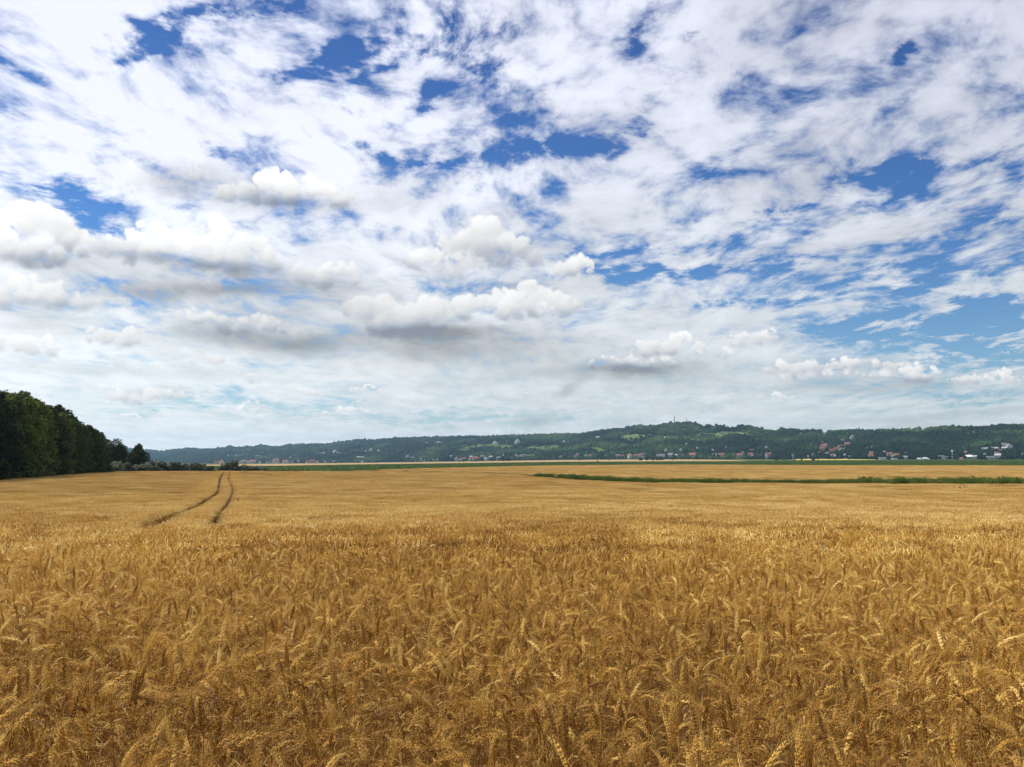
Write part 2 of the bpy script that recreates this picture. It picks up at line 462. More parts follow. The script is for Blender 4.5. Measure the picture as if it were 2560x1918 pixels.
RIDGE_Y = [7200, 6600, 5700, 4800, 4100, 3500, 3000, 2700, 2600, 2600]


def foot_y(c): return np.interp(c2px(c), FOOT_PX, FOOT_Y)
def ridge_y(c): return np.interp(c2px(c), FOOT_PX, RIDGE_Y)
def foot_e(c): return row2e(np.interp(c2px(c), FOOT_PX, FOOT_ROW))


def skyline_e(c):
    p = c2px(c)
    e = row2e(np.interp(p, _sk[:, 0], _sk[:, 1]))
    return e - 4.4 / ridge_y(c)           # the trees on the ridge make up the rest


def hill_s(c, t):
    """share of the way from the foot's to the ridge's angle"""
    p = c2px(c) / 100.0
    base = np.clip(t, 0, 1) ** 0.85
    fold = fbm2(p * 0.8, t * 3.2 + p * 0.25, 3, 4) * 0.26 + fbm2(p * 2.6, t * 7.0, 5, 3) * 0.08
    s = base + fold * np.sin(np.pi * np.clip(t, 0, 1)) ** 0.7
    lim = 0.86 + 0.13 * np.clip(t, 0, 1) ** 3
    s = np.where(t < 0.995, np.minimum(s, lim), 1.0)
    return np.maximum(s, 0.0)


def ground_z(x, y):
    """height of the soil in world metres"""
    x = np.asarray(x, float); y = np.asarray(y, float)
    ys = np.maximum(y, 1.0)
    c = np.clip(x / ys, -1.0, 1.05)
    near = EYE - np.interp(y, H_D, H_H) - CROP
    near = near + 0.05 * fbm2(x / 26.0, y / 26.0, 1, 3) * np.clip((np.hypot(x, y) - 6) / 20, 0, 1)
    z300 = EYE - 3.9 - CROP
    yf = foot_y(c)
    u = np.clip((y - 300.0) / (yf - 300.0), 0, 1)
    zf = EYE + foot_e(c) * yf
    plain = z300 + (zf - z300) * u ** 1.5
    t = (y - yf) / (ridge_y(c) - yf)
    ef, er = foot_e(c), skyline_e(c)
    hill = EYE + (ef + (er - ef) * hill_s(c, t)) * y
    over = EYE + er * ridge_y(c) - (y - ridge_y(c)) * 0.10
    z = np.where(y < 300, near, np.where(t <= 0, plain, np.where(t <= 1, hill, over)))
    return z


_YG = np.concatenate([np.linspace(1.5, 60, 500), np.geomspace(60.2, 7500, 3500)])


def at(px, row, h=0.0, ymin=1.5):
    """where the sight line of a photo pixel meets the land (raised by h)"""
    d = ray(px, row); cx = d.x / d.y; e = d.z / d.y
    zs = EYE + e * _YG
    zg = ground_z(cx * _YG, _YG) + h
    ok = np.nonzero((zs <= zg) & (_YG >= ymin))[0]
    if len(ok) == 0:
        Y = 0.97 * float(ridge_y(cx))
    else:
        i = ok[0]
        if i == 0: Y = _YG[0]
        else:
            a = zs[i - 1] - zg[i - 1]; b = zs[i] - zg[i]
            Y = _YG[i - 1] + (_YG[i] - _YG[i - 1]) * (a / (a - b) if a > b else 0)
    return float(cx * Y), float(Y), float(ground_z(cx * Y, Y))


def edge(pts, h):
    q = [at(p, r, h) for p, r in pts]
    c = np.array([a[0] / a[1] for a in q]); Y = np.array([a[1] for a in q])
    o = np.argsort(c); return c[o], Y[o]


E_W1 = edge([(-700, 1262), (-300, 1222), (0, 1199), (100, 1192), (200, 1184), (300, 1178.5), (560, 1177.5), (1000, 1178.5), (1180, 1181.5), (1280, 1186), (1330, 1190),
             (1450, 1200), (1600, 1206), (2000, 1208), (2560, 1209.5), (3200, 1211)], CROP)
E_W2 = edge([(900, 1176.5), (1000, 1172.5), (1200, 1167.5), (1400, 1163.5), (1600, 1162), (1700, 1161.5), (2000, 1163), (2560, 1164), (3200, 1165)], CROP)
E_G1 = edge([(-700, 1166), (530, 1164.5), (700, 1164.5), (1100, 1158.5), (1400, 1154.5), (1700, 1153.2), (1860, 1153), (2000, 1151), (2560, 1150), (3200, 1150)], 0.9)
E_S1 = edge([(-700, 1163), (550, 1162.5), (700, 1160.3), (1100, 1155.5), (1400, 1150.8), (1500, 1149.8), (1600, 1149.3), (1750, 1149.3), (1840, 1151.5), (1870, 1152.6)], 0.1)


def ed(E, c): return np.interp(c, E[0], E[1])


# ------------------------------------------------------------------ materials
def new_mat(name):
    m = bpy.data.materials.new(name); m.use_nodes = True
    t = m.node_tree; t.nodes.clear(); g = NT(t)
    out = t.nodes.new('ShaderNodeOutputMaterial')
    return m, t, g, out


def principled(t, colr, rough=0.8, spec=0.2, normal=None):
    b = t.nodes.new('ShaderNodeBsdfPrincipled')
    if hasattr(colr, 'is_output'): t.links.new(colr, b.inputs['Base Color'])
    else: b.inputs['Base Color'].default_value = tuple(colr)[:3] + (1,)
    b.inputs['Roughness'].default_value = rough
    b.inputs['Specular IOR Level'].default_value = spec
    if normal is not None: t.links.new(normal, b.inputs['Normal'])
    return b.outputs[0]


def plain_mat(name, colr, rough=0.85, spec=0.2, var=0.12, scale=3.0):
    m, t, g, out = new_mat(name)
    tc = t.nodes.new('ShaderNodeTexCoord')
    n = g.noise(tc.outputs['Object'], scale, 5.0, 0.6)
    c = g.mix(n, tuple(q * (1 - var) for q in colr[:3]) + (1,), tuple(min(1, q * (1 + var)) for q in colr[:3]) + (1,))
    t.links.new(principled(t, c, rough, spec), out.inputs[0])
    return m


def plant_mat(name, stops, trans=0.25, rough=0.6, spec=0.15, extra=None, instancer=True, tscale=1.0, isl=0.22, nz=0.4):
    """leaf / straw material: colour from per plant randomness, some light passes through"""
    m, t, g, out = new_mat(name)
    oi = t.nodes.new('ShaderNodeObjectInfo')
    f = oi.outputs['Random']
    if instancer:
        at_ = t.nodes.new('ShaderNodeAttribute'); at_.attribute_type = 'INSTANCER'; at_.attribute_name = 'tint'
        f = g.m('MULTIPLY_ADD', f, 0.6, g.m('MULTIPLY_ADD', at_.outputs['Fac'], 0.8, -0.2))
    geo = t.nodes.new('ShaderNodeNewGeometry')
    tc = t.nodes.new('ShaderNodeTexCoord')
    f = g.m('MULTIPLY_ADD', g.m('SUBTRACT', geo.outputs['Random Per Island'], 0.5), isl, f)
    f = g.m('MULTIPLY_ADD', g.m('SUBTRACT', g.noise(tc.outputs['Object'], 14.0 * tscale, 3.0), 0.5), nz, f, clamp=True)
    c = g.ramp(f, stops)
    if extra: c = extra(g, t, c)
    b = principled(t, c, rough, spec)
    tr = t.nodes.new('ShaderNodeBsdfTranslucent'); t.links.new(c, tr.inputs['Color'])
    mx = t.nodes.new('ShaderNodeMixShader'); mx.inputs[0].default_value = trans
    t.links.new(b, mx.inputs[1]); t.links.new(tr.outputs[0], mx.inputs[2])
    t.links.new(mx.outputs[0], out.inputs[0])
    return m


def ground_material():
    m, t, g, out = new_mat('earth_and_grass')
    geo = t.nodes.new('ShaderNodeNewGeometry')
    P = geo.outputs['Position']
    x, y, z = g.xyz(P)
    n1 = g.noise(P, 0.02, 5.0, 0.6); n2 = g.noise(P, 1.6, 6.0, 0.65)
    grass = g.mix(n1, (0.050, 0.075, 0.020, 1), (0.13, 0.13, 0.045, 1))
    soil = g.mix(n2, (0.07, 0.036, 0.013, 1), (0.17, 0.088, 0.030, 1))
    f = g.ss(y, 720.0, 760.0)
    c = g.mix(f, soil, grass)
    bump = t.nodes.new('ShaderNodeBump'); bump.inputs['Strength'].default_value = 0.5; bump.inputs['Distance'].default_value = 0.05
    t.links.new(n2, bump.inputs['Height'])
    t.links.new(principled(t, c, 0.95, 0.05, bump.outputs[0]), out.inputs[0])
    return m


def hill_material():
    m, t, g, out = new_mat('hill_ground')
    a = t.nodes.new('ShaderNodeAttribute'); a.attribute_name = 'meadow'
    b = t.nodes.new('ShaderNodeAttribute'); b.attribute_name = 'kind_mix'
    geo = t.nodes.new('ShaderNodeNewGeometry')
    n = g.noise(geo.outputs['Position'], 0.03, 6.0, 0.65)
    rows = g.noise(g.v('MULTIPLY', geo.outputs['Position'], (0.06, 0.012, 0.0)), 1.0, 4.0, 0.7)
    under = g.mix(n, (0.022, 0.034, 0.016, 1), (0.045, 0.062, 0.026, 1))
    md = g.ramp(b.outputs['Fac'], [(0.0, (0.055, 0.105, 0.025)), (0.45, (0.11, 0.155, 0.045)), (0.75, (0.21, 0.20, 0.08)), (1.0, (0.30, 0.23, 0.12))])
    md = g.mix(rows, g.scale(md, 0.6), md)
    c = g.mix(a.outputs['Fac'], under, md)
    t.links.new(principled(t, c, 0.95, 0.05), out.inputs[0])
    return m


M_GROUND = ground_material()
M_HILL = hill_material()


def field_mat(name, a, b, sc=0.4):
    m, t, g, out = new_mat(name)
    geo = t.nodes.new('ShaderNodeNewGeometry')
    n = g.noise(g.v('MULTIPLY', geo.outputs['Position'], (0.12, 1.0, 1.0)), sc, 6.0, 0.6)
    t.links.new(principled(t, g.mix(n, a, b), 0.95, 0.05), out.inputs[0])
    return m


# ------------------------------------------------------------------ ground and hills
def grid_mesh(name, X, Y, Z, mat):
    n, k = X.shape
    co = np.stack([X, Y, Z], -1).reshape(-1, 3)
    i, j = np.meshgrid(np.arange(n - 1), np.arange(k - 1), indexing='ij')
    a = (i * k + j).ravel()
    f = np.stack([a, a + 1, a + k + 1, a + k], 1)
    me = bpy.data.meshes.new(name)
    me.vertices.add(len(co)); me.vertices.foreach_set('co', co.ravel().astype(np.float32))
    me.loops.add(f.size); me.loops.foreach_set('vertex_index', f.ravel().astype(np.int32))
    me.polygons.add(len(f)); me.polygons.foreach_set('loop_start', (np.arange(len(f)) * 4).astype(np.int32))
    me.polygons.foreach_set('loop_total', np.full(len(f), 4, np.int32))
    me.polygons.foreach_set('use_smooth', np.ones(len(f), bool))
    me.materials.append(mat); me.update(calc_edges=True); me.validate()
    return me


def build_ground():
    rows = np.concatenate([-np.geomspace(3000, 20, 14), np.linspace(-10, 60, 90), np.geomspace(62, 330, 70), np.geomspace(340, 8000, 90)])
    cs = np.linspace(-1, 1, 241)
    half = np.maximum(np.abs(rows), 260.0)[:, None] * 1.15
    X = cs[None, :] * half; Y = np.repeat(rows[:, None], len(cs), 1)
    c = X / np.maximum(Y, 1)
    Z = ground_z(X, Y)
    # under the hills the plain just runs on, below them
    yf = foot_y(c); beyond = (Y > yf) & (Y > 0)
    Z = np.where(beyond, EYE + foot_e(c) * yf - np.minimum((Y - yf) * 0.05, 25) , Z)
    tag(mesh_obj('ground', grid_mesh('ground', X, Y, Z, M_GROUND)), kind='structure')


MEADOWS = [  # px, row, half width, half height, kind (0 green .. 1 tan)
    (1195, 1118, 28, 4, .75), (1230, 1113, 40, 6, .2), (1270, 1119, 22, 4, .6), (1160, 1128, 30, 6, .1), (1350, 1122, 40, 6, .25), (1385, 1116, 20, 4, .3),
    (865, 1120, 20, 3, .55), (1095, 1107, 30, 4, .4), (1060, 1122, 14, 3, .6), (905, 1124, 25, 3, .3), (545, 1142, 14, 3, .4), (640, 1140, 16, 3, .4), (745, 1142, 18, 3, .3),
    (485, 1128, 14, 1.6, .9), (640, 1122, 10, 2, .7), (560, 1125, 10, 2, .2), (1590, 1090, 34, 4, .5), (1570, 1098, 40, 6, .15), (1620, 1088, 16, 2.5, .9), (1480, 1120, 22, 5, .2), (1500, 1128, 16, 5, .25),
    (1530, 1134, 10, 4, .35), (1660, 1093, 18, 3, .35), (1720, 1076, 14, 3, .35), (1785, 1073, 20, 4, .3), (1805, 1089, 16, 5, .75), (1815, 1084, 30, 5, .45), (1765, 1087, 40, 5, .3), (1850, 1084, 30, 4, .4),
    (1832, 1070, 20, 4, .3), (1795, 1095, 10, 4, .6), (1915, 1080, 30, 3, .4), (1875, 1090, 26, 4, .3), (1935, 1077, 20, 2.5, .35), (1760, 1118, 26, 3, .8), (1752, 1133, 30, 3.5, .45), (1790, 1131, 22, 3, .35),
    (1880, 1126, 14, 5, .8), (1885, 1128, 10, 3, 1.), (1730, 1117, 16, 2, .3), (2200, 1083, 20, 3, .45), (2225, 1085, 22, 2, .3), (2130, 1100, 8, 5, .4), (2312, 1121, 26, 3, .4), (2420, 1085, 14, 5, .2),
    (2440, 1088, 34, 3.5, .3), (2500, 1081, 30, 4, .2), (2460, 1090, 16, 2, .4), (1330, 1140, 20, 5, .3), (1010, 1140, 14, 3, .4), (1700, 1103, 30, 3, .2), (2010, 1105, 8, 3, .3), (2060, 1085, 14, 4, .2), (2160, 1120, 14, 3, .2),
    (1940, 1110, 16, 2.5, .3), (1840, 1112, 16, 2, .3), (2550, 1082, 16, 5, .3), (1980, 1095, 18, 3, .25),
]


def meadow_at(px, row, jit=0.0):
    m = np.zeros(np.shape(px)); k = np.zeros(np.shape(px)); wsum = np.full(np.shape(px), 1e-6)
    n = fbm2(px / 9.0, row / 3.0, 11, 3)
    n2 = fbm2(px / 26.0, row / 7.0, 17, 3)
    for (x, r, rx, ry, kk) in MEADOWS:
        d = np.exp(-(((px - x) / rx) ** 2 + ((row - r) / ry) ** 2))
        m = m + d; k = k + d * kk; wsum = wsum + d
    k = k / wsum
    v = m + 0.50 * n + 0.34 * n2
    mask = np.clip((v - 0.36) / 0.34, 0, 1)
    # patches of gardens low on the slope
    return mask, np.clip(k + 0.25 * n, 0, 1)


def build_hills():
    cs = np.linspace(-1.0, 1.05, 1300)
    ts = np.concatenate([np.linspace(-0.03, 1.0, 130), [1.04, 1.12, 1.3, 1.5]])
    C, Tm = np.meshgrid(cs, ts, indexing='ij')
    yf = foot_y(C); yr = ridge_y(C)
    Y = yf + (yr - yf) * Tm
    Y = np.minimum(Y, 7900)
    X = C * Y
    Z = ground_z(X, Y)
    Z = np.where(Tm < 0, Z + Tm * 40, Z)
    me = grid_mesh('hills', X, Y, Z, M_HILL)
    px = c2px(C); e = (Z - EYE) / Y; row = 959 - F_PX * np.tan(np.arctan(e) - PITCH)
    msk, kk = meadow_at(px, row)
    for nm, arr in (('meadow', msk), ('kind_mix', kk)):
        a = me.attributes.new(nm, 'FLOAT', 'POINT'); a.data.foreach_set('value', arr.ravel().astype(np.float32))
    tag(mesh_obj('hills', me), kind='structure')


def strip_sheet(name, c0, c1, E0, E1, mat, lift, n=160, m=14, inner=0.0):
    cs = np.linspace(c0, c1, n)
    y0 = ed(E0, cs) if isinstance(E0, tuple) else np.full(n, E0)
    y1 = ed(E1, cs) if isinstance(E1, tuple) else np.full(n, E1)
    y1 = np.maximum(y1, y0 + 0.5)
    u = np.linspace(0, 1, m)
    Y = y0[:, None] + (y1 - y0)[:, None] * u[None, :]
    X = cs[:, None] * Y
    Z = ground_z(X, Y) + lift
    return tag(mesh_obj(name, grid_mesh(name, X, Y, Z, mat)), kind='structure')


build_ground()
build_hills()
M_STUB = field_mat('stubble', (0.30, 0.19, 0.09, 1), (0.44, 0.30, 0.15, 1), 0.05)
M_YEL = field_mat('yellow_stubble', (0.42, 0.34, 0.07, 1), (0.55, 0.44, 0.12, 1), 0.05)
M_FALLOW = field_mat('fallow', (0.17, 0.14, 0.07, 1), (0.26, 0.19, 0.10, 1), 0.02)
strip_sheet('stubble_field', px2c(-600), px2c(1868), E_G1, E_S1, M_STUB, 0.35)
_ya = edge([(1990, 1151.2), (2190, 1150.6)], 0.1); _yb = edge([(1990, 1148.2), (2060, 1147.0), (2120, 1147.4), (2190, 1149.6)], 0.1)
strip_sheet('yellow_field', px2c(1990), px2c(2190), _ya, _yb, M_YEL, 0.5, 60, 8)
# ------------------------------------------------------------------ wheat
def mul_noise(scale, lo, hi):
    def f(g, t, c):
        geo = t.nodes.new('ShaderNodeNewGeometry')
        n = g.noise(geo.outputs['Position'], scale, 3.0, 0.55)
        return g.scale(c, g.ss(n, 0.35, 0.65, lo, hi))
    return f


M_STEM = plant_mat('straw_stem', [(0.0, (0.20, 0.088, 0.012)), (0.5, (0.44, 0.225, 0.036)), (0.9, (0.74, 0.49, 0.14)), (1.0, (0.46, 0.42, 0.10))], 0.12, 0.6, 0.1)
M_EAR = plant_mat('ripe_ear', [(0.0, (0.20, 0.088, 0.016)), (0.32, (0.40, 0.20, 0.038)), (0.55, (0.66, 0.39, 0.080)), (0.76, (0.92, 0.68, 0.23)), (1.0, (0.96, 0.82, 0.42))], 0.06, 0.6, 0.15, isl=0.05, nz=0.16)
M_AWN = plant_mat('awn', [(0.0, (0.68, 0.40, 0.080)), (0.5, (0.86, 0.57, 0.145)), (1.0, (0.94, 0.74, 0.30))], 0.32, 0.55, 0.15, isl=0.15)
M_LEAF = plant_mat('dry_leaf', [(0.0, (0.30, 0.155, 0.035)), (0.5, (0.60, 0.38, 0.11)), (0.95, (0.84, 0.67, 0.33)), (1.0, (0.40, 0.43, 0.12))], 0.30, 0.6, 0.15)
WM = [M_STEM, M_EAR, M_AWN, M_LEAF]
# from afar ear and awns blend into one pale gold
M_FAREAR = plant_mat('ripe_ears_and_awns', [(0.0, (0.44, 0.25, 0.065)), (0.5, (0.70, 0.475, 0.155)), (1.0, (0.92, 0.73, 0.33))], 0.15, 0.6, 0.1)
WFAR = [M_STEM, M_FAREAR, M_AWN, M_LEAF]


class Geo:
    def __init__(s): s.v = []; s.f = []; s.m = []

    def add(s, vs, fs, m):
        o = len(s.v); s.v += [tuple(q) for q in vs]; s.f += [tuple(o + i for i in f) for f in fs]; s.m += [m] * len(fs)

    def merge(s, g2, M=None):
        o = len(s.v)
        s.v += [tuple(M @ Vector(q)) for q in g2.v] if M is not None else g2.v
        s.f += [tuple(o + i for i in f) for f in g2.f]; s.m += g2.m

    def mesh(s, name, mats): return mk_mesh(name, s.v, s.f, mats, s.m)


def stalk_path(L, lean, nod, r, ear=0.09, n=9, ne=9):
    """points and tangent angles (from the vertical) of stem and ear, bending in +X"""
    pts = [(0.0, 0.0)]; ang = []
    for i in range(n):
        u = (i + 0.5) / n
        a = lean + (nod * 0.42) * u ** 5
        ang.append(a)
        x, z = pts[-1]; pts.append((x + math.sin(a) * L / n, z + math.cos(a) * L / n))
    ep = [pts[-1]]; ea = []
    for i in range(ne):
        u = (i + 0.5) / ne
        a = lean + nod * (0.42 + 0.58 * u ** 0.8)
        ea.append(a); x, z = ep[-1]; ep.append((x + math.sin(a) * ear / ne, z + math.cos(a) * ear / ne))
    return pts, ang, ep, ea


def tube(g, pts, r0, r1, sides, m):
    n = len(pts); vs = []
    for i, p in enumerate(pts):
        rr = r0 + (r1 - r0) * i / (n - 1)
        for k in range(sides):
            a = 2 * math.pi * k / sides
            vs.append((p[0] + math.cos(a) * rr, math.sin(a) * rr, p[1]))
    fs = [(i * sides + k, i * sides + (k + 1) % sides, (i + 1) * sides + (k + 1) % sides, (i + 1) * sides + k) for i in range(n - 1) for k in range(sides)]
    g.add(vs, fs, m)


def grain(g, base, d, side, L, w, m=1):
    """one spikelet: a slim eight sided kernel"""
    d = d.normalized(); u = d.cross(side)
    if u.length < 1e-4: u = d.cross(Vector((0.3, 1, 0.2)))
    u.normalize(); v = d.cross(u)
    mid = base + d * L * 0.42; tip = base + d * L
    vs = [base, mid + u * w, mid + v * w * 0.8, mid - u * w, mid - v * w * 0.8, tip]
    g.add(vs, [(0, 1, 2), (0, 2, 3), (0, 3, 4), (0, 4, 1), (5, 2, 1), (5, 3, 2), (5, 4, 3), (5, 1, 4)], m)
    return tip


def hair(g, p, d, L, w, m=2, bend=0.0, rr=random):
    d = d.normalized(); s = d.cross(Vector((rr.uniform(-1, 1), rr.uniform(-1, 1), rr.uniform(-1, 1)))).normalized()
    q = p + d * L * 0.55; e = p + (d + Vector((0, 0, bend))).normalized() * L
    g.add([p - s * w, p + s * w, q + s * w * 0.7, q - s * w * 0.7, e], [(0, 1, 2, 3), (3, 2, 4)], m)


def ribbon(g, p, az, L, w, up, droop, m, r, n=5):
    d = Vector((math.cos(az) * math.sin(up), math.sin(az) * math.sin(up), math.cos(up)))
    side = Vector((-math.sin(az), math.cos(az), 0)); tw = r.uniform(-1.4, 1.4)
    vs = []; q = Vector(p)
    for i in range(n + 1):
        u = i / n; ww = w * (1 - u ** 2.2) * (0.55 + 0.45 * min(1, u * 5)) + 0.0003
        s = (Matrix.Rotation(tw * u, 3, d) @ side)
        vs += [q - s * ww, q + s * ww]
        q = q + d * L / n
        d = (d + Vector((0, 0, -droop / n))).normalized()
    g.add(vs, [(2 * i, 2 * i + 1, 2 * i + 3, 2 * i + 2) for i in range(n)], m)


def make_stalk(seed, nod, L=0.66, detail=3):
    """detail 3: near, every spikelet and awn; 2: middle; 1: far.  Returns the parts."""
    r = random.Random(seed); lean = r.uniform(0.0, 0.13); earL = r.uniform(0.105, 0.14)
    parts = {k: Geo() for k in ('stem', 'ear', 'awns', 'leaf', 'leaf_low')}
    if detail == 3:
        pts, ang, ep, ea = stalk_path(L, lean, nod, r, earL, 8, 10)
        tube(parts['stem'], pts, 0.0019, 0.0012, 3, 0)
        for i in range(10):
            p = Vector((ep[i][0], 0, ep[i][1])); a = ea[i]
            d = Vector((math.sin(a), 0, math.cos(a))); nrm = Vector((math.cos(a), 0, -math.sin(a)))
            taper = 1.0 - 0.45 * (i / 9) ** 3 - 0.25 * (1 - i / 9) ** 3
            for sgn in (-1, 1):
                if (i + (sgn > 0)) % 2 == 0:
                    off = Vector((0, sgn, 0))
                else:
                    off = nrm * sgn * 0.9
                dd = (d + off * 0.42 + Vector((r.uniform(-.06, .06), r.uniform(-.06, .06), r.uniform(-.06, .06))))
                tip = grain(parts['ear'], p + off * 0.0032, dd, nrm, 0.0190 * taper, 0.0054 * taper)
                hair(parts['awns'], tip - dd.normalized() * 0.003, d + off * r.uniform(0.16, 0.36) + Vector((r.uniform(-.1, .1), r.uniform(-.1, .1), 0.08)), r.uniform(0.05, 0.085), 0.00030, 2, r.uniform(-.1, .15), r)
            for sgn in (-1, 1):
                off = Vector((0, sgn * 0.8, 0)) + nrm * r.choice((-0.6, 0.6))
                dd = d + off * 0.4
                tip = grain(parts['ear'], p + off * 0.0030 + d * 0.003, dd, nrm, 0.0170 * taper, 0.0050 * taper)
                if i % 3 == 1: hair(parts['awns'], tip, d + off * r.uniform(0.15, 0.5) + Vector((r.uniform(-.08, .08), r.uniform(-.08, .08), 0.05)), r.uniform(0.04, 0.07), 0.00026, 2, r.uniform(-.1, .1), r)
        tip = grain(parts['ear'], Vector((ep[-1][0], 0, ep[-1][1])), Vector((math.sin(ea[-1]), 0, math.cos(ea[-1]))), Vector((0, 1, 0)), 0.012, 0.0024)
        for k in range(3):
            a = ea[-1]; hair(parts['awns'], tip, Vector((math.sin(a), r.uniform(-.2, .2), math.cos(a) + r.uniform(-.2, .2))), 0.05, 0.0003, 2, 0, r)
        for nm, h, ln in (('leaf_low', r.uniform(0.30, 0.42), r.uniform(0.14, 0.22)), ('leaf', r.uniform(0.46, 0.56), r.uniform(0.10, 0.17))):
            k = int(h / L * 8); ribbon(parts[nm], (pts[k][0], 0, h), r.uniform(0, 6.28), ln, r.uniform(0.003, 0.0055), r.uniform(0.4, 0.9), r.uniform(1.0, 3.2), 3, r, 6)
    return parts


def far_stalk(g, r, x, y, L, nod, lvl):
    """cheaper stalks, added straight into a patch"""
    az = r.uniform(0, 6.28); lean = r.uniform(0, 0.16); ca, sa = math.cos(az), math.sin(az)
    earL = r.uniform(0.10, 0.135)
    pts, ang, ep, ea = stalk_path(L, lean, nod, r, earL, 2, 3 if lvl == 2 else 2)
    T = lambda q, o=0.0: Vector((x + ca * q[0] - sa * o, y + sa * q[0] + ca * o, q[1]))
    w = 0.0017 if lvl == 2 else 0.0034
    phi = r.uniform(0, 3.14); s = Vector((math.cos(phi), math.sin(phi), 0)) * w
    low = T((pts[0][0] + 0.5 * (pts[1][0] - pts[0][0]), 0.18))
    a, b = T(pts[1]), T(pts[2])
    g.add([low - s, low + s, a - s, a + s, b - s * .8, b + s * .8], [(0, 1, 3, 2), (2, 3, 5, 4)], 0)
    # ear: a lumpy square tube
    we = 0.0076 if lvl == 2 else 0.0105
    vs = []; n = len(ep)
    for i, p in enumerate(ep):
        rr = we * (0.55, 1.0, 0.95, 0.35)[min(3, round(3 * i / (n - 1)))]
        q = T(p); aa = ea[min(i, n - 2)]
        nr = Vector((ca * math.cos(aa), sa * math.cos(aa), -math.sin(aa))); sd = Vector((-sa, ca, 0))
        vs += [q + nr * rr, q + sd * rr, q - nr * rr, q - sd * rr]
    fs = [(4 * i + k, 4 * i + (k + 1) % 4, 4 * i + 4 + (k + 1) % 4, 4 * i + 4 + k) for i in range(n - 1) for k in range(4)]
    g.add(vs, fs, 1)
    na = 9 if lvl == 2 else 6
    for k in range(na):
        i = r.randrange(n - 1); aa = ea[i]; p = T(ep[i])
        d = Vector((ca * math.sin(aa), sa * math.sin(aa), math.cos(aa)))
        d = d + Vector((r.uniform(-.4, .4), r.uniform(-.4, .4), r.uniform(-.2, .4)))
        d.normalize(); sd = d.cross(Vector((r.uniform(-1, 1), r.uniform(-1, 1), 0.3))).normalized() * (0.0009 if lvl == 2 else 0.0022)
        g.add([p - sd, p + sd, p + d * r.uniform(0.05, 0.09)], [(0, 1, 2)], 2)
    if r.random() < (0.5 if lvl == 2 else 0.25):
        ribbon(g, (x, y, r.uniform(0.3, 0.52)), r.uniform(0, 6.28), 0.16, 0.005 if lvl == 2 else 0.008, 0.6, 2.0, 3, r, 2)


def nod_pick(r):
    return r.choice((0.25, 0.6, 0.9, 1.2, 1.5, 1.8, 2.1))


def patch(name, seed, size, n, lvl, Lm=0.66):
    r = random.Random(seed); g = Geo()
    k = int(math.sqrt(n)) + 1
    for i in range(k):
        for j in range(k):
            x = ((i + r.random()) / k - 0.5) * size; y = ((j + r.random()) / k - 0.5) * size
            far_stalk(g, r, x, y, Lm * r.uniform(0.88, 1.08), nod_pick(r), lvl)
    return g.mesh(name, WM if lvl == 2 else WFAR)


def scatter_group(coll):
    """geometry nodes: instance the members of a collection on points that carry rot, scl, idx, tint"""
    ng = bpy.data.node_groups.new('scatter_' + coll.name, 'GeometryNodeTree')
    ng.interface.new_socket('Geometry', in_out='INPUT', socket_type='NodeSocketGeometry')
    ng.interface.new_socket('Geometry', in_out='OUTPUT', socket_type='NodeSocketGeometry')
    N = ng.nodes; Lk = ng.links
    gi = N.new('NodeGroupInput'); go = N.new('NodeGroupOutput')
    ci = N.new('GeometryNodeCollectionInfo'); ci.inputs[0].default_value = coll
    ci.inputs['Separate Children'].default_value = True; ci.inputs['Reset Children'].default_value = True
    iop = N.new('GeometryNodeInstanceOnPoints'); iop.inputs['Pick Instance'].default_value = True

    def attr(name, typ):
        a = N.new('GeometryNodeInputNamedAttribute'); a.data_type = typ; a.inputs[0].default_value = name
        return next(o for o in a.outputs if o.enabled and o.name == 'Attribute')
    Lk.new(gi.outputs[0], iop.inputs['Points']); Lk.new(ci.outputs[0], iop.inputs['Instance'])
    Lk.new(attr('idx', 'INT'), iop.inputs['Instance Index'])
    Lk.new(attr('rot', 'FLOAT_VECTOR'), iop.inputs['Rotation'])
    Lk.new(attr('scl', 'FLOAT_VECTOR'), iop.inputs['Scale'])
    Lk.new(iop.outputs[0], go.inputs[0])
    return ng


def scatter(name, coll, P, rot, scl, idx, tint):
    me = bpy.data.meshes.new(name)
    n = len(P)
    me.vertices.add(n); me.vertices.foreach_set('co', np.asarray(P, np.float32).ravel())
    a = me.attributes.new('rot', 'FLOAT_VECTOR', 'POINT'); a.data.foreach_set('vector', np.asarray(rot, np.float32).ravel())
    a = me.attributes.new('scl', 'FLOAT_VECTOR', 'POINT'); a.data.foreach_set('vector', np.asarray(scl, np.float32).ravel())
    a = me.attributes.new('idx', 'INT', 'POINT'); a.data.foreach_set('value', np.asarray(idx, np.int32))
    a = me.attributes.new('tint', 'FLOAT', 'POINT'); a.data.foreach_set('value', np.asarray(tint, np.float32))
    o = mesh_obj(name, me)
    md = o.modifiers.new('scatter', 'NODES')
    md.node_group = scatter_group(coll)
    return o


def library(name, meshes):
    c = bpy.data.collections.new(name)
    for i, me in enumerate(meshes):
        o = bpy.data.objects.new('%s_%02d' % (name, i), me); c.objects.link(o)
    return c


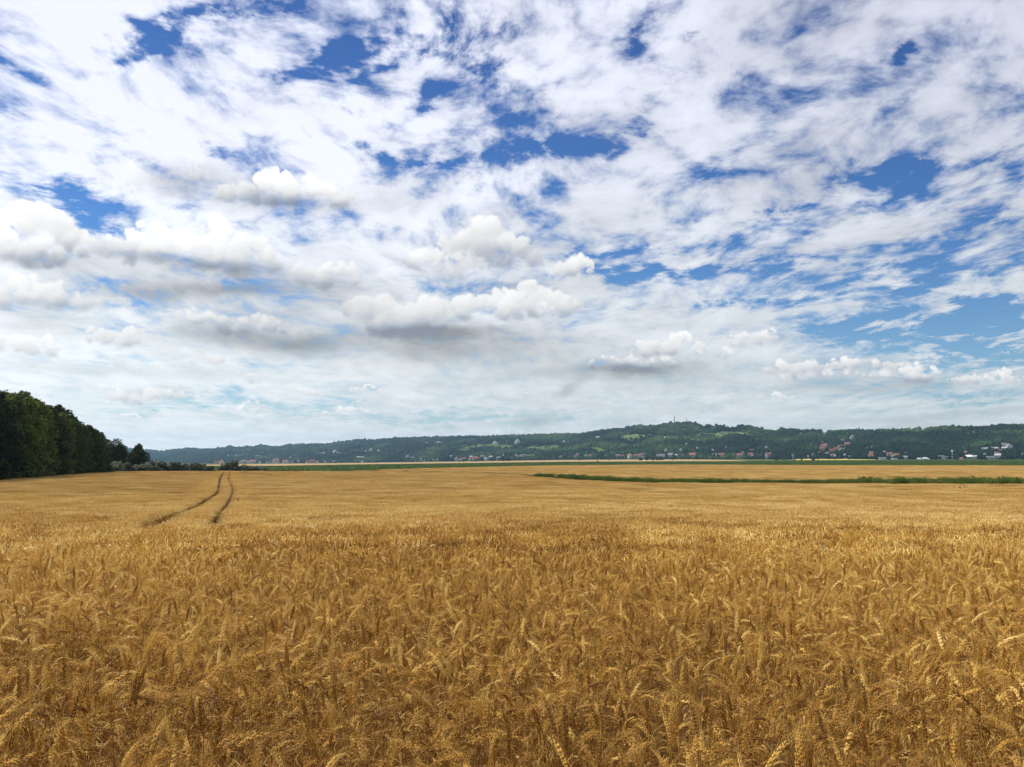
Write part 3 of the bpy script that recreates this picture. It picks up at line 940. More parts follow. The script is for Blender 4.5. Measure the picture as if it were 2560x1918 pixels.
# near stalks: one mesh per part and kind, shared by all copies
KINDS = [(0.15, 'upright'), (0.35, 'upright'), (0.7, 'leaning'), (0.95, 'leaning'), (1.2, 'bowed'), (1.45, 'bowed'), (1.7, 'bowed'), (1.95, 'hooked'), (2.2, 'hooked'), (2.5, 'hooked')]
STALK_PARTS = []; stalk_meshes = []
for i, (nod, kd) in enumerate(KINDS):
    parts = make_stalk(100 + i, nod)
    STALK_PARTS.append({k: v.mesh(k.split('_')[0], WM) for k, v in parts.items()})
    g = Geo()
    for v in parts.values(): g.merge(v)
    stalk_meshes.append(g.mesh('wheat_stalk', WM))
NK = len(KINDS)
p2 = [patch('patch_mid', 300 + i, 0.62, 80, 2) for i in range(7)]          # index NK..
p1 = [patch('patch_far', 400 + i, 1.5, 380, 1) for i in range(5)]
p0 = [patch('patch_small', 500 + i, 0.34, 22, 1) for i in range(4)]
p3 = [patch('patch_broad', 600 + i, 4.2, 1100, 1) for i in range(4)]
I2, I1, I0, I3 = NK, NK + 7, NK + 12, NK + 16
WHEAT = library('wheat_kinds', stalk_meshes + p2 + p1 + p0 + p3)


# wheel tracks through the crop: photo pixel way points on top of the crop
def track(pts, w0):
    q = np.array([at(p, r, CROP)[:2] for p, r in pts]); return q, w0


TRACKS = [
    track([(563, 1178), (557, 1184), (551, 1193), (548, 1207), (547, 1221), (541, 1232), (525, 1244), (500, 1259), (470, 1272), (440, 1283), (405, 1298), (370, 1314), (355, 1320)], 0.38),
    track([(575, 1178), (573, 1186), (570, 1197), (576, 1208), (581, 1219), (581, 1229), (575, 1245), (566, 1262), (552, 1276), (538, 1296), (526, 1316)], 0.28),
    track([(700, 1186), (800, 1198), (860, 1208), (960, 1222)], 0.12), track([(330, 1204), (420, 1203), (560, 1201), (640, 1204)], 0.10),
    track([(1080, 1192), (1180, 1204), (1290, 1214)], 0.05), track([(1150, 1196), (1400, 1203), (1500, 1207)], 0.09),
    track([(2460, 1249), (2500, 1244), (2570, 1240), (2640, 1237)], 0.16), track([(520, 1197), (640, 1196), (760, 1198)], 0.03),
    track([(1480, 1222), (1600, 1240), (1730, 1238)], 0.10), track([(40, 1206), (200, 1203), (420, 1200)], 0.05),
]


def track_dist(x, y):
    """signed gap: distance to the nearest track minus its half width"""
    best = np.full(x.shape, 1e9)
    for q, w in TRACKS:
        for a, b in zip(q[:-1], q[1:]):
            ab = b - a; L2 = ab @ ab
            t = np.clip(((x - a[0]) * ab[0] + (y - a[1]) * ab[1]) / L2, 0, 1)
            d = np.hypot(x - a[0] - t * ab[0], y - a[1] - t * ab[1]) - w
            best = np.minimum(best, d)
    return best


def jgrid(y0, y1, step, r, margin=3.0, cmax=0.66, jit=0.9):
    """jittered grid over the wedge in front of the camera"""
    ys = np.arange(y0, y1, step); out = []
    for y in ys:
        h = cmax * y + margin; n = max(1, int(2 * h / step))
        x = (np.arange(n) + 0.5) / n * 2 * h - h + r.uniform(-.5, .5, n) * step * jit
        yy = y + r.uniform(-.5, .5, n) * step * jit
        out.append(np.stack([x, yy], 1))
    return np.concatenate(out)


def tint_at(x, y, r):
    v = 0.46 + 0.30 * fbm2(x / 5.0, y / 9.0, 31, 4) + 0.16 * fbm2(x / 40.0, y / 25.0, 33, 3) + r.uniform(-.16, .16, len(x))
    return np.clip(v, 0, 1)


def pack(xy, r, idx, sz, lo, hi, tiltv=0.04, zoff=0.0, up=None):
    x, y = xy[:, 0], xy[:, 1]; n = len(x)
    z = ground_z(x, y) + zoff
    rot = np.stack([r.uniform(-tiltv, tiltv, n), r.uniform(-tiltv, tiltv, n), r.uniform(0, 6.283, n)], 1)
    hs = (1 + 0.06 * fbm2(x / 1.6, y / 1.6, 41, 3) + 0.06 * fbm2(x / 9, y / 9, 43, 2)) * r.uniform(lo, hi, n)
    s = np.stack([np.full(n, sz or 1.0), np.full(n, sz or 1.0), hs], 1) if sz is not None else np.stack([hs, hs, hs], 1)
    return [np.stack([x, y, z], 1), rot, s, idx, tint_at(x, y, r)]


def cat(lst): return [np.concatenate([q[i] for q in lst]) for i in range(5)]


def keep(xy, margin):
    c = xy[:, 0] / np.maximum(xy[:, 1], 1)
    m = (xy[:, 1] < ed(E_W1, c) - margin * 0.3)
    m &= track_dist(xy[:, 0], xy[:, 1]) > margin
    return xy[m]


r = np.random.default_rng(5)
near = jgrid(1.3, 12.5, 1 / math.sqrt(250), r, 1.2)
near = near[np.hypot(near[:, 0], near[:, 1]) > 1.5]
near = near[r.uniform(0, 1, len(near)) < np.interp(near[:, 1], [4, 8], [0.62, 0.85]) + 0.9 * fbm2(near[:, 0] / 0.45, near[:, 1] / 0.45, 71, 3)]
kidx = r.choice(NK, len(near), p=np.array([.09, .10, .12, .12, .13, .13, .11, .09, .07, .04]))
near_set = pack(near, r, kidx, None, 0.76, 1.14, 0.14)
mid = keep(jgrid(12.3, 40, 0.50, r), 0.25)
mid = mid[mid[:, 1] < 20 + 20 * r.uniform(0, 1, len(mid)) ** 1.0 + 3 * fbm2(mid[:, 0] / 6, mid[:, 1] / 6, 5, 2)]
mid_set = pack(mid, r, I2 + r.integers(0, 7, len(mid)), 1.0, 0.95, 1.05)
far1 = jgrid(20, 92, 1.15, r)
far1 = far1[far1[:, 1] > 20 + 15 * r.uniform(0, 1, len(far1))]
td = track_dist(far1[:, 0], far1[:, 1]); c_ = far1[:, 0] / far1[:, 1]
f1 = far1[(td > 0.95) & (far1[:, 1] < ed(E_W1, c_) - .5)]
far1_set = pack(f1, r, I1 + r.integers(0, 5, len(f1)), 1.0, 0.96, 1.04, 0.03)
far3 = jgrid(90, 345, 3.3, r)
td = track_dist(far3[:, 0], far3[:, 1]); c_ = far3[:, 0] / far3[:, 1]
f3 = far3[(td > 2.1) & (far3[:, 1] < ed(E_W1, c_) - 1.5)]
far3_set = pack(f3, r, I3 + r.integers(0, 4, len(f3)), 1.0, 0.97, 1.03, 0.01)
# small patches fill in beside the tracks
fills = []
for q, w in TRACKS:
    for a, b in zip(q[:-1], q[1:]):
        L = np.linalg.norm(b - a); n = int(L * 6.4 * 15)
        u = r.uniform(-0.02, 1.02, n); o = r.uniform(-3.2, 3.2, n)
        d = (b - a) / L; p = a + (b - a) * u[:, None] + np.stack([-d[1], d[0]], 1) * o[:, None] if False else a[None, :] + (b - a)[None, :] * u[:, None] + np.array([-d[1], d[0]])[None, :] * o[:, None]
        fills.append(p)
fills = np.concatenate(fills)
c_ = fills[:, 0] / np.maximum(fills[:, 1], 1)
td = track_dist(fills[:, 0], fills[:, 1])
lim = np.where(fills[:, 1] < 92, 1.2, 2.8)
fills = fills[(td > 0.12) & (td < lim) & (fills[:, 1] < ed(E_W1, c_) - 0.3) & (fills[:, 1] > 24)]
fill_set = pack(fills, r, I0 + r.integers(0, 4, len(fills)), 1.0, 0.96, 1.04, 0.03)

# the stalks that show largest become things of their own
P, R_, S_, ix, tn = near_set
dist = np.hypot(P[:, 0], P[:, 1])
topz = P[:, 2] + 0.66 * S_[:, 2]
e_top = (topz - EYE) / P[:, 1]
row_top = 959 - F_PX * np.tan(np.arctan(e_top) - PITCH)
px_ = c2px(P[:, 0] / P[:, 1])
cand = np.nonzero((row_top < 1885) & (px_ > 15) & (px_ < 2545) & (S_[:, 2] > 0.97))[0]
order = cand[np.argsort(dist[cand])][:300]
sel = np.zeros(len(P), bool); sel[order] = True
KEEP_OUT = [at(1975, 1850, CROP)]


def facing(a):
    c, s = math.cos(a), math.sin(a)
    if c > 0.6: return 'to the right'
    if c < -0.6: return 'to the left'
    return 'away from the viewer' if s > 0 else 'towards the viewer'


WORDS = {'upright': 'ripe wheat stalk in the front rows holding its bearded ear upright',
         'leaning': 'ripe wheat stalk in the front rows, bearded ear leaning %s',
         'bowed': 'ripe wheat stalk in the front rows, bearded ear bowed %s',
         'hooked': 'ripe wheat stalk in the front rows, bearded ear hooked down %s'}
for k in order:
    kd = KINDS[ix[k]][1]; lab = WORDS[kd]
    if '%s' in lab: lab = lab % facing(R_[k, 2])
    zone = min(4, int(px_[k] / 512))
    lab = lab.replace('in the front rows', ('in the front left corner', 'left of the middle', 'in the middle front row', 'right of the middle', 'in the front right corner')[zone])
    e = empty('wheat_stalk', P[k]); e.rotation_euler = tuple(R_[k]); e.scale = tuple(S_[k] * 1.04)
    tag(e, lab, 'wheat', 'ripe wheat stalks in the front rows of the field')
    pm = STALK_PARTS[ix[k]]
    mesh_obj('stem', pm['stem'], e); er = mesh_obj('ear', pm['ear'], e); mesh_obj('awns', pm['awns'], er); mesh_obj('leaf', pm['leaf'], e); mesh_obj('leaf', pm['leaf_low'], e)
near_set = [q[~sel] for q in near_set]

W1 = cat([near_set, mid_set, far1_set, far3_set, fill_set])
o = scatter('wheat_crop', WHEAT, *W1)
tag(o, 'golden ripe wheat crop filling the near field around the wheel tracks', 'wheat crop', kind='stuff')

# second wheat field behind the ditch
g2 = jgrid(150, 760, 4.2, r, 10)
c_ = g2[:, 0] / g2[:, 1]
W2_NEAR = ed(E_W1, c_) + np.interp(c2px(c_), [900, 1300, 1500, 2600], [8, 6, 7, 8])
g2 = g2[(g2[:, 1] > W2_NEAR) & (g2[:, 1] < ed(E_W2, c_)) & (c2px(c_) > 905)]
W2 = pack(g2, r, I3 + r.integers(0, 4, len(g2)), 1.25, 0.97, 1.05, 0.01)
W2[4] = np.clip(W2[4] - 0.05, 0, 1)
o = scatter('wheat_crop', WHEAT, *W2)
tag(o, 'second golden wheat field beyond the green ditch strip', 'wheat crop', kind='stuff')
# ------------------------------------------------------------------ green crop, ditch, bushes and trees
M_MAIZE = plant_mat('crop_leaf', [(0.0, (0.035, 0.070, 0.010)), (0.5, (0.065, 0.125, 0.016)), (1.0, (0.12, 0.19, 0.030))], 0.2, 0.6, 0.2)
M_REED = plant_mat('ditch_grass', [(0.0, (0.040, 0.070, 0.010)), (0.5, (0.095, 0.150, 0.022)), (0.85, (0.17, 0.22, 0.045)), (1.0, (0.34, 0.30, 0.13))], 0.3, 0.6, 0.2)
M_PALE = plant_mat('pale_grass', [(0.0, (0.34, 0.33, 0.17)), (1.0, (0.62, 0.60, 0.42))], 0.3, 0.6, 0.2, instancer=False)
M_FOL = plant_mat('dark_foliage', [(0.0, (0.015, 0.025, 0.005)), (0.45, (0.035, 0.052, 0.008)), (1.0, (0.11, 0.13, 0.018))], 0.25, 0.75, 0.06, instancer=False, tscale=0.05, isl=0.5)
M_FOL2 = plant_mat('green_foliage', [(0.0, (0.018, 0.034, 0.006)), (0.5, (0.045, 0.072, 0.011)), (1.0, (0.13, 0.16, 0.024))], 0.25, 0.75, 0.06, instancer=False, tscale=0.05, isl=0.5)
M_OLIVE = plant_mat('silver_foliage', [(0.0, (0.055, 0.070, 0.036)), (0.5, (0.12, 0.14, 0.08)), (1.0, (0.25, 0.28, 0.18))], 0.2, 0.6, 0.25, instancer=False, tscale=0.1, isl=0.5)
M_BARK = plain_mat('bark', (0.075, 0.055, 0.038), 0.95, 0.1, 0.35, 3.0)


def leaf_patch(name, seed, size, n, h, lf, mat, upright=0.5):
    r = np.random.default_rng(seed)
    x = r.uniform(-.5, .5, n) * size; y = r.uniform(-.5, .5, n) * size
    hh = h * r.uniform(0.55, 1.05, n)
    g = Geo()
    for i in range(n):
        a = r.uniform(0, 6.28); d = Vector((math.cos(a), math.sin(a), r.uniform(-.3, .6) + upright)).normalized()
        s = d.cross(Vector((r.uniform(-1, 1), r.uniform(-1, 1), 1))).normalized() * lf * 0.32
        p = Vector((x[i], y[i], hh[i] - lf * 0.5)); L = lf * r.uniform(.7, 1.3)
        g.add([p - s * .4, p + s * .4, p + d * L * .5 + s, p + d * L * .5 - s, p + d * L + Vector((0, 0, -L * .3))], [(0, 1, 2, 3), (3, 2, 4)], 0)
    return g.mesh(name, [mat])


def reed_patch(name, seed, size, n, h):
    r = random.Random(seed); g = Geo()
    for i in range(n):
        x, y = r.uniform(-.5, .5) * size, r.uniform(-.5, .5) * size
        ribbon(g, (x, y, 0), r.uniform(0, 6.28), h * r.uniform(.55, 1.15), r.uniform(0.02, 0.05), r.uniform(0.02, 0.35), r.uniform(0.05, 0.8), 0, r, 3)
    for i in range(n // 3):
        a = r.uniform(0, 6.28); p = Vector((r.uniform(-.5, .5) * size, r.uniform(-.5, .5) * size, h * r.uniform(.1, .8)))
        d = Vector((math.cos(a), math.sin(a), 0.4)); s = d.cross(Vector((0, 0, 1))).normalized() * 0.06
        g.add([p - s, p + s, p + d * .22], [(0, 1, 2)], 0)
    return g.mesh(name, [M_REED])


GREENS = library('green_kinds', [leaf_patch('maize_patch', 700 + i, 8.5, 420, 0.95, 0.75, M_MAIZE) for i in range(3)] + [reed_patch('reed_patch', 720 + i, 1.3, 90, 1.45) for i in range(4)])
r = np.random.default_rng(9)
gc = jgrid(330, 1750, 6.2, r, 12, 0.70)
c_ = gc[:, 0] / gc[:, 1]; pxs = c2px(c_)
lo = np.where(pxs < 930, ed(E_W1, c_) + 9, ed(E_W2, c_) + 5)
m = (gc[:, 1] > lo) & (gc[:, 1] < ed(E_G1, c_)) & (pxs > 270)
gc = gc[m]
G1 = pack(gc, r, r.integers(0, 3, len(gc)), 1.0, 0.92, 1.06, 0.0)
tag(scatter('green_crop', GREENS, *G1), 'wide dark green crop strip between the wheat and the far stubble', 'green crop', kind='stuff')

# ditch: tall grass and weeds, following the far edge of the near field
n = 5200
pd = r.uniform(960, 2760, n); cc = px2c(pd)
w_ = np.interp(pd, [960, 1325, 1340, 1420, 2000, 2300, 2760], [0.5, 0.8, 2.4, 3.6, 3.6, 5.5, 6])
yy = ed(E_W1, cc) + 0.6 + r.uniform(0, 1, n) * w_
hh = np.interp(pd, [960, 1180, 1325, 1345, 1420, 1600, 2000, 2080, 2300, 2500, 2760], [0.38, 0.55, 0.55, 0.85, 0.95, 0.80, 0.70, 0.82, 0.90, 0.95, 0.95])
hh = hh * (1 + 0.22 * fbm2(pd / 9.0, pd * 0, 51, 3)) * r.uniform(.55, 1.25, n)
kp = r.uniform(0, 1, n) < np.interp(pd, [960, 1150, 1330, 1345], [0.10, 0.35, 0.4, 1.0])
xy = np.stack([cc * yy, yy], 1)[kp]
D1 = pack(xy, r, 3 + r.integers(0, 4, len(xy)), None, 1, 1, 0.05)
D1[2] = np.stack([np.ones(len(xy)), np.ones(len(xy)), hh[kp]], 1)
tag(scatter('ditch_grass', GREENS, *D1), 'tall green grass and reeds growing along the ditch between the wheat fields', 'ditch grass', kind='stuff')
# the bank behind it
_b0 = (E_W1[0], E_W1[1] + 0.3); _b1 = (E_W1[0], E_W1[1] + 7.5)
M_BANK = field_mat('ditch_bank', (0.05, 0.065, 0.02, 1), (0.20, 0.19, 0.08, 1), 1.5)
strip_sheet('ditch_bank', px2c(960), px2c(2760), _b0, _b1, M_BANK, 0.06, 200, 4)


def weed(name, px, row, h, mat, label, cat, n=26, lean=0.25, wid=0.03, ymin=1.5, base_row=None, hcrop=0.0, off=0.0, spread=0.12):
    x, y, z = at(px, row, hcrop, ymin); y += off; x = (x / (y - off)) * y; z = float(ground_z(x, y))
    rr = random.Random(int(px)); st = Geo(); lf = Geo()
    e = empty(name, (x, y, z))
    for k in range(3):
        a = rr.uniform(0, 6.28); p = [(0, 0)]
        tx, ty = math.cos(a) * spread * h, math.sin(a) * spread * h
        hk = h * rr.uniform(.75, 1)
        vs = [(-.008, 0, 0), (.008, 0, 0), (tx + .005, ty, hk), (tx - .005, ty, hk)]
        st.add(vs, [(0, 1, 2, 3)], 0)
        st.add([(0, -.008, 0), (0, .008, 0), (tx, ty + .005, hk), (tx, ty - .005, hk)], [(0, 1, 2, 3)], 0)
        for i in range(n // 3):
            u = rr.uniform(.15, 1); ribbon(lf, (tx * u, ty * u, hk * u), rr.uniform(0, 6.28), h * rr.uniform(.12, .26), wid * 1.3, rr.uniform(.5, 1.2), rr.uniform(.3, 1.4), 0, rr, 3)
    mesh_obj('stem', st.mesh('stem', [mat]), e); o = mesh_obj('leaves', lf.mesh('leaves', [mat]), e); o['kind'] = 'stuff'
    tag(e, label, cat, 'weeds standing out of the fields')
    return e


M_WEED = plant_mat('weed_leaf', [(0.0, (0.04, 0.06, 0.014)), (1.0, (0.10, 0.13, 0.035))], 0.25, 0.6, 0.2, instancer=False)
M_DOCK = plant_mat('dock_brown', [(0.0, (0.06, 0.045, 0.012)), (1.0, (0.14, 0.10, 0.03))], 0.2, 0.6, 0.2, instancer=False)
weed('tall_weed', 596, 1256, 1.05, M_DOCK, 'slim dark weed standing above the wheat right of the wheel tracks', 'weed', 24, wid=0.02, hcrop=CROP, spread=0.03)
weed('low_weed', 2393, 1221, 0.95, M_WEED, 'low green weed tuft in the wheat in front of the ditch at right', 'weed', 60, wid=0.05, hcrop=CROP, spread=0.5)
weed('low_weed', 2416, 1220, 0.85, M_WEED, 'smaller green weed tuft right of the one in the wheat before the ditch', 'weed', 40, wid=0.05, hcrop=CROP, spread=0.4)
weed('low_weed', 1232, 1189, 1.0, M_WEED, 'small dark weed in the wheat left of the start of the ditch', 'weed', 30, wid=0.05, hcrop=CROP, spread=0.3)
for i, (px, hh_, lab) in enumerate([(2152, 2.1, 'tall bent weed sticking up from the ditch grass, first clump from the left'), (2172, 1.7, 'shorter weed clump beside the tall bent weed in the ditch'),
                                    (2425, 2.0, 'tall feathery weed clump in the ditch, second group from the left'), (2455, 1.9, 'bushy weed clump between two taller ones in the ditch at right'),
                                    (2498, 2.1, 'rightmost tall weed clump rising over the ditch grass'), (2545, 1.8, 'green weed clump in the ditch at the right edge of the view')]):
    cx_ = px2c(px); yv = float(ed(E_W1, cx_)) + 3.0
    e = weed('ditch_weed', px, 1300, hh_, M_WEED, lab, 'weed', 90, wid=0.06, spread=0.22)
    e.location = (cx_ * yv, yv, float(ground_z(cx_ * yv, yv)))
for px, lab in ((1352, 'bleached pale grass tuft at the left tip of the ditch'), (1408, 'bleached pale grass tuft on the ditch bank, right of the tip')):
    cx_ = px2c(px); yv = float(ed(E_W1, cx_)) + 4.2
    e = weed('pale_grass_tuft', px, 1300, 1.5, M_PALE, lab, 'grass tuft', 170, wid=0.07, spread=0.6); e.scale = (2.0, 1.2, 1.0)
    e.location = (cx_ * yv, yv, float(ground_z(cx_ * yv, yv)))


# ---- trees
def crown_mesh(name, seed, lobes, nleaf, lf, mat, hollow=0.55):
    """lobes: (x, y, z, rx, ry, rz).  Small leaf sprays through the outer shell of every lobe"""
    r = np.random.default_rng(seed)
    w = np.array([l[3] * l[5] + l[4] * l[5] for l in lobes]); w = w / w.sum()
    pick = r.choice(len(lobes), nleaf, p=w); L = np.array(lobes)[pick]
    v = r.normal(size=(nleaf, 3)); v /= np.linalg.norm(v, axis=1)[:, None]
    lump = 1 + 0.16 * np.sin(v[:, 0] * 7 + pick * 1.3) * np.sin(v[:, 1] * 6 + pick) + 0.12 * np.sin(v[:, 2] * 9 + pick * 2.1)
    rad = (hollow + (1 - hollow) * r.uniform(0, 1, nleaf) ** 0.5) * lump * (1 + (r.uniform(0, 1, nleaf) < 0.10) * r.uniform(0, .14, nleaf))
    P = L[:, :3] + v * L[:, 3:] * rad[:, None]
    ok = P[:, 2] > 0.1; P = P[ok]; v = v[ok]; n = len(P)
    d = v + r.normal(size=(n, 3)) * 0.7 + np.array([0, 0, 0.25]); d /= np.linalg.norm(d, axis=1)[:, None]
    t = np.cross(d, r.normal(size=(n, 3))); t /= np.linalg.norm(t, axis=1)[:, None]
    b = np.cross(d, t); s = lf * r.uniform(.55, 1.25, n)[:, None]
    # five cornered sprays, a little folded
    a0 = P - t * s * .6; a1 = P - b * s * .42 + d * s * .12; a2 = P + t * s * .75 - b * s * .2; a3 = P + t * s * .55 + b * s * .3 - d * s * .1; a4 = P + b * s * .5 + d * s * .08
    co = np.stack([a0, a1, a2, a3, a4], 1).reshape(-1, 3)
    me = bpy.data.meshes.new(name)
    me.vertices.add(len(co)); me.vertices.foreach_set('co', co.astype(np.float32).ravel())
    me.loops.add(n * 5); me.loops.foreach_set('vertex_index', np.arange(n * 5, dtype=np.int32))
    me.polygons.add(n); me.polygons.foreach_set('loop_start', (np.arange(n) * 5).astype(np.int32)); me.polygons.foreach_set('loop_total', np.full(n, 5, np.int32))
    me.materials.append(mat); me.update(calc_edges=True)
    return me


def trunk_mesh(name, seed, H, r0, limbs=6):
    r = random.Random(seed); g = Geo()

    def limb(p, d, L, rad, n=4):
        pts = [Vector(p)]; dd = Vector(d).normalized()
        for i in range(n):
            pts.append(pts[-1] + dd * L / n); dd = (dd + Vector((r.uniform(-.2, .2), r.uniform(-.2, .2), .1))).normalized()
        vs = []
        for i, q in enumerate(pts):
            rr = rad * (1 - 0.75 * i / n)
            u = dd.orthogonal().normalized(); w = dd.cross(u)
            vs += [q + (u * math.cos(k * 1.0472) + w * math.sin(k * 1.0472)) * rr for k in range(6)]
        g.add(vs, [(i * 6 + k, i * 6 + (k + 1) % 6, i * 6 + 6 + (k + 1) % 6, i * 6 + 6 + k) for i in range(n) for k in range(6)], 0)
        return pts
    tp = limb((0, 0, -0.3), (r.uniform(-.06, .06), r.uniform(-.06, .06), 1), H * 0.85, r0, 6)
    for k in range(limbs):
        a = r.uniform(0, 6.28); limb(tp[2 + k % 4], (math.cos(a), math.sin(a), r.uniform(.6, 1.3)), H * r.uniform(.2, .35), r0 * .45)
    return g.mesh(name, [M_BARK])


def tree_lobes(seed, H, R, low=0.12, n=15, top=1.0):
    r = random.Random(seed); out = []
    for k in range(n):
        u = (k + 0.5) / n; z = H * (low + (0.93 - low) * u)
        prof = math.sin(math.pi * min(1, (u * 0.80 + 0.22))) ** 0.7
        a = k * 2.4 + r.uniform(-.5, .5); q = R * prof * r.uniform(0.40, 0.68)
        s = R * r.uniform(0.34, 0.50) * (0.65 + 0.5 * prof)
        out.append((math.cos(a) * q, math.sin(a) * q, z, s, s, s * r.uniform(.75, 1.0)))
    out.append((0, 0, H * 0.52, R * 0.5, R * 0.5, H * 0.36)); out.append((r.uniform(-.3, .3), 0, H * 0.90 * top, R * 0.30, R * 0.30, R * 0.28))
    return out


wood_kinds = []
for i in range(5):
    H, R = (17.5, 4.9)
    wood_kinds.append((crown_mesh('crown', 800 + i, tree_lobes(810 + i, H, R, 0.03, 19), 9500, 0.46, M_FOL if i % 2 else M_FOL2, 0.6), trunk_mesh('trunk', 820 + i, H * 0.8, 0.28)))


def plant_tree(name, x, y, s, kind, rz, label, group, cat='tree', sz=None):
    e = empty(name, (x, y, float(ground_z(x, y)) - 0.05), rz)
    e.scale = (s, s, sz or s)
    mesh_obj('crown', kind[0], e); mesh_obj('trunk', kind[1], e)
    tag(e, label, cat, group); return e


# front of the wood: base points along the left edge of the field
def base_pt(px, extra=0.0):
    c = float(px2c(px)); y = float(ed(E_W1, c)) + 2.0 + extra
    return c * y, y


TOP = [(-600, 900), (-200, 940), (-60, 962), (0, 975), (50, 985), (100, 1000), (150, 1012), (200, 1048), (230, 1062), (258, 1085), (272, 1118), (300, 1130)]


def wood_height(px, y):
    row = np.interp(px, [t[0] for t in TOP], [t[1] for t in TOP]); e = float(row2e(row))
    return EYE + e * y - float(ground_z(float(px2c(px)) * y, y))


rr = random.Random(77); wood = []
row_defs = [(2.5, [-560, -470, -400, -330, -262, -205, -150, -100, -55, -18, 16, 50, 82, 112, 140, 166, 190, 212, 232, 250, 264]),
            (10.0, [-500, -360, -240, -130, -80, -36, 0, 34, 66, 98, 128, 155, 180, 203, 224, 243]),
            (19.0, [-300, -180, -100, -40, 10, 55, 95, 135, 170, 200])]
SP = ['rounded', 'tall', 'broad', 'ragged', 'dense']
zn = lambda p: 'at the left edge' if p < 60 else 'in the middle' if p < 170 else 'near the tapering end'
ordn = ['first', 'second', 'third', 'fourth', 'fifth', 'sixth', 'seventh', 'eighth', 'ninth', 'tenth', 'eleventh', 'twelfth', 'thirteenth', 'fourteenth', 'fifteenth', 'sixteenth', 'seventeenth', 'eighteenth', 'nineteenth', 'twentieth', 'twenty-first']
for ri, (ex, pxl) in enumerate(row_defs):
    vis = 0
    for px in pxl:
        c = float(px2c(px)); y = float(ed(E_W1, c)) + ex
        x = c * y - ex * 0.75
        pxx = c2px(x / y)
        h = wood_height(pxx, y) * rr.uniform(0.93, 1.04) * (1.0 if ri else 0.95)
        if px < -120: h = 17
        s = max(4.0, h) / 17.2
        kk = rr.randrange(5)
        if px > -20:
            vis += 1
            lab = '%s dark tree of the wood %s, %s in its %s row' % (SP[kk], zn(px), ordn[vis - 1], ('front', 'second', 'rear')[ri])
        else:
            lab = '%s dark leafy tree of the wood just outside the left edge' % SP[kk]
        plant_tree('broadleaf_tree', x, y, s * rr.uniform(.96, 1.05), wood_kinds[kk], rr.uniform(0, 6.28), lab, 'dark trees of the wood at the left', sz=s)
# low growth closing the foot of the wood
bush_k = [(crown_mesh('crown', 840 + i, [(rr.uniform(-1, 1), rr.uniform(-1, 1), rr.uniform(.7, 2.4), 1.3, 1.3, 1.1) for k in range(8)], 2600, 0.32, M_FOL2 if i else M_FOL, 0.5), trunk_mesh('stem', 850 + i, 1.8, 0.07)) for i in range(3)]


def plant_bush(name, x, y, s, kind, label, group, sz=None, cat='bush'):
    e = empty(name, (x, y, float(ground_z(x, y)) - 0.05), rr.uniform(0, 6.28)); e.scale = (s, s, sz or s)
    mesh_obj('crown', kind[0], e); mesh_obj('stem', kind[1], e); tag(e, label, cat, group); return e


px = -70; k = 0
while px < 285:
    x, y = base_pt(px, -0.6); x -= 0.5
    k += 1
    plant_bush('wood_edge_bush', x, y, rr.uniform(.9, 1.35), bush_k[k % 3], 'low dark bush at the foot of the wood, %s' % (('%s from the left' % ordn[k - 1]) if k < 22 else 'near its right end, number %d' % k), 'low bushes along the foot of the wood')
    px += 2221.3 * 3.3 / y * 0.6 * 1.35

# the two darker single trees past the end of the wood
tA = (crown_mesh('crown', 860, [(0, 0, 9.3, 3.0, 3.0, 2.7), (2.2, 0, 7.8, 2.2, 2.2, 2.2), (-2.3, .5, 7.6, 2.2, 2.2, 2.3), (0, -1.5, 7.0, 3, 2.5, 3), (1.2, 0, 4.5, 2.7, 2.5, 2.6), (-1.4, 0, 4.2, 2.7, 2.5, 2.6), (0, 0, 2, 2.6, 2.4, 2)], 7000, .40, M_FOL, .55), trunk_mesh('trunk', 862, 9, .22))
tB = (crown_mesh('crown', 864, tree_lobes(865, 11.5, 4.9, .10, 13, 1.06) + [(0.4, 0, 11.3, 0.9, .9, 1.3)], 7000, .42, M_FOL, .55), trunk_mesh('trunk', 866, 9, .22))
for (px, top, w, kd, lab) in [(290, 1098, 58, tA, 'round-headed dark tree behind the pale bushes, nearest the end of the wood'), (345, 1111, 62, tB, 'pointed dark tree standing alone beside the silver bushes')]:
    c = float(px2c(px)); y = float(ed(E_W1, c)) + 22; x = c * y
    h = EYE + float(row2e(top)) * y - float(ground_z(x, y)); H0 = 12.2
    plant_tree('field_edge_tree', x, y, (w / 2213 * y) / 9.4, kd, 0.6, lab, None, sz=h / H0)
c = float(px2c(316)); y = float(ed(E_W1, c)) + 26
plant_tree('field_edge_tree', c * y, y, .62, tA, 2.0, 'lower green tree between the round-headed and the pointed dark tree', None, sz=.62)

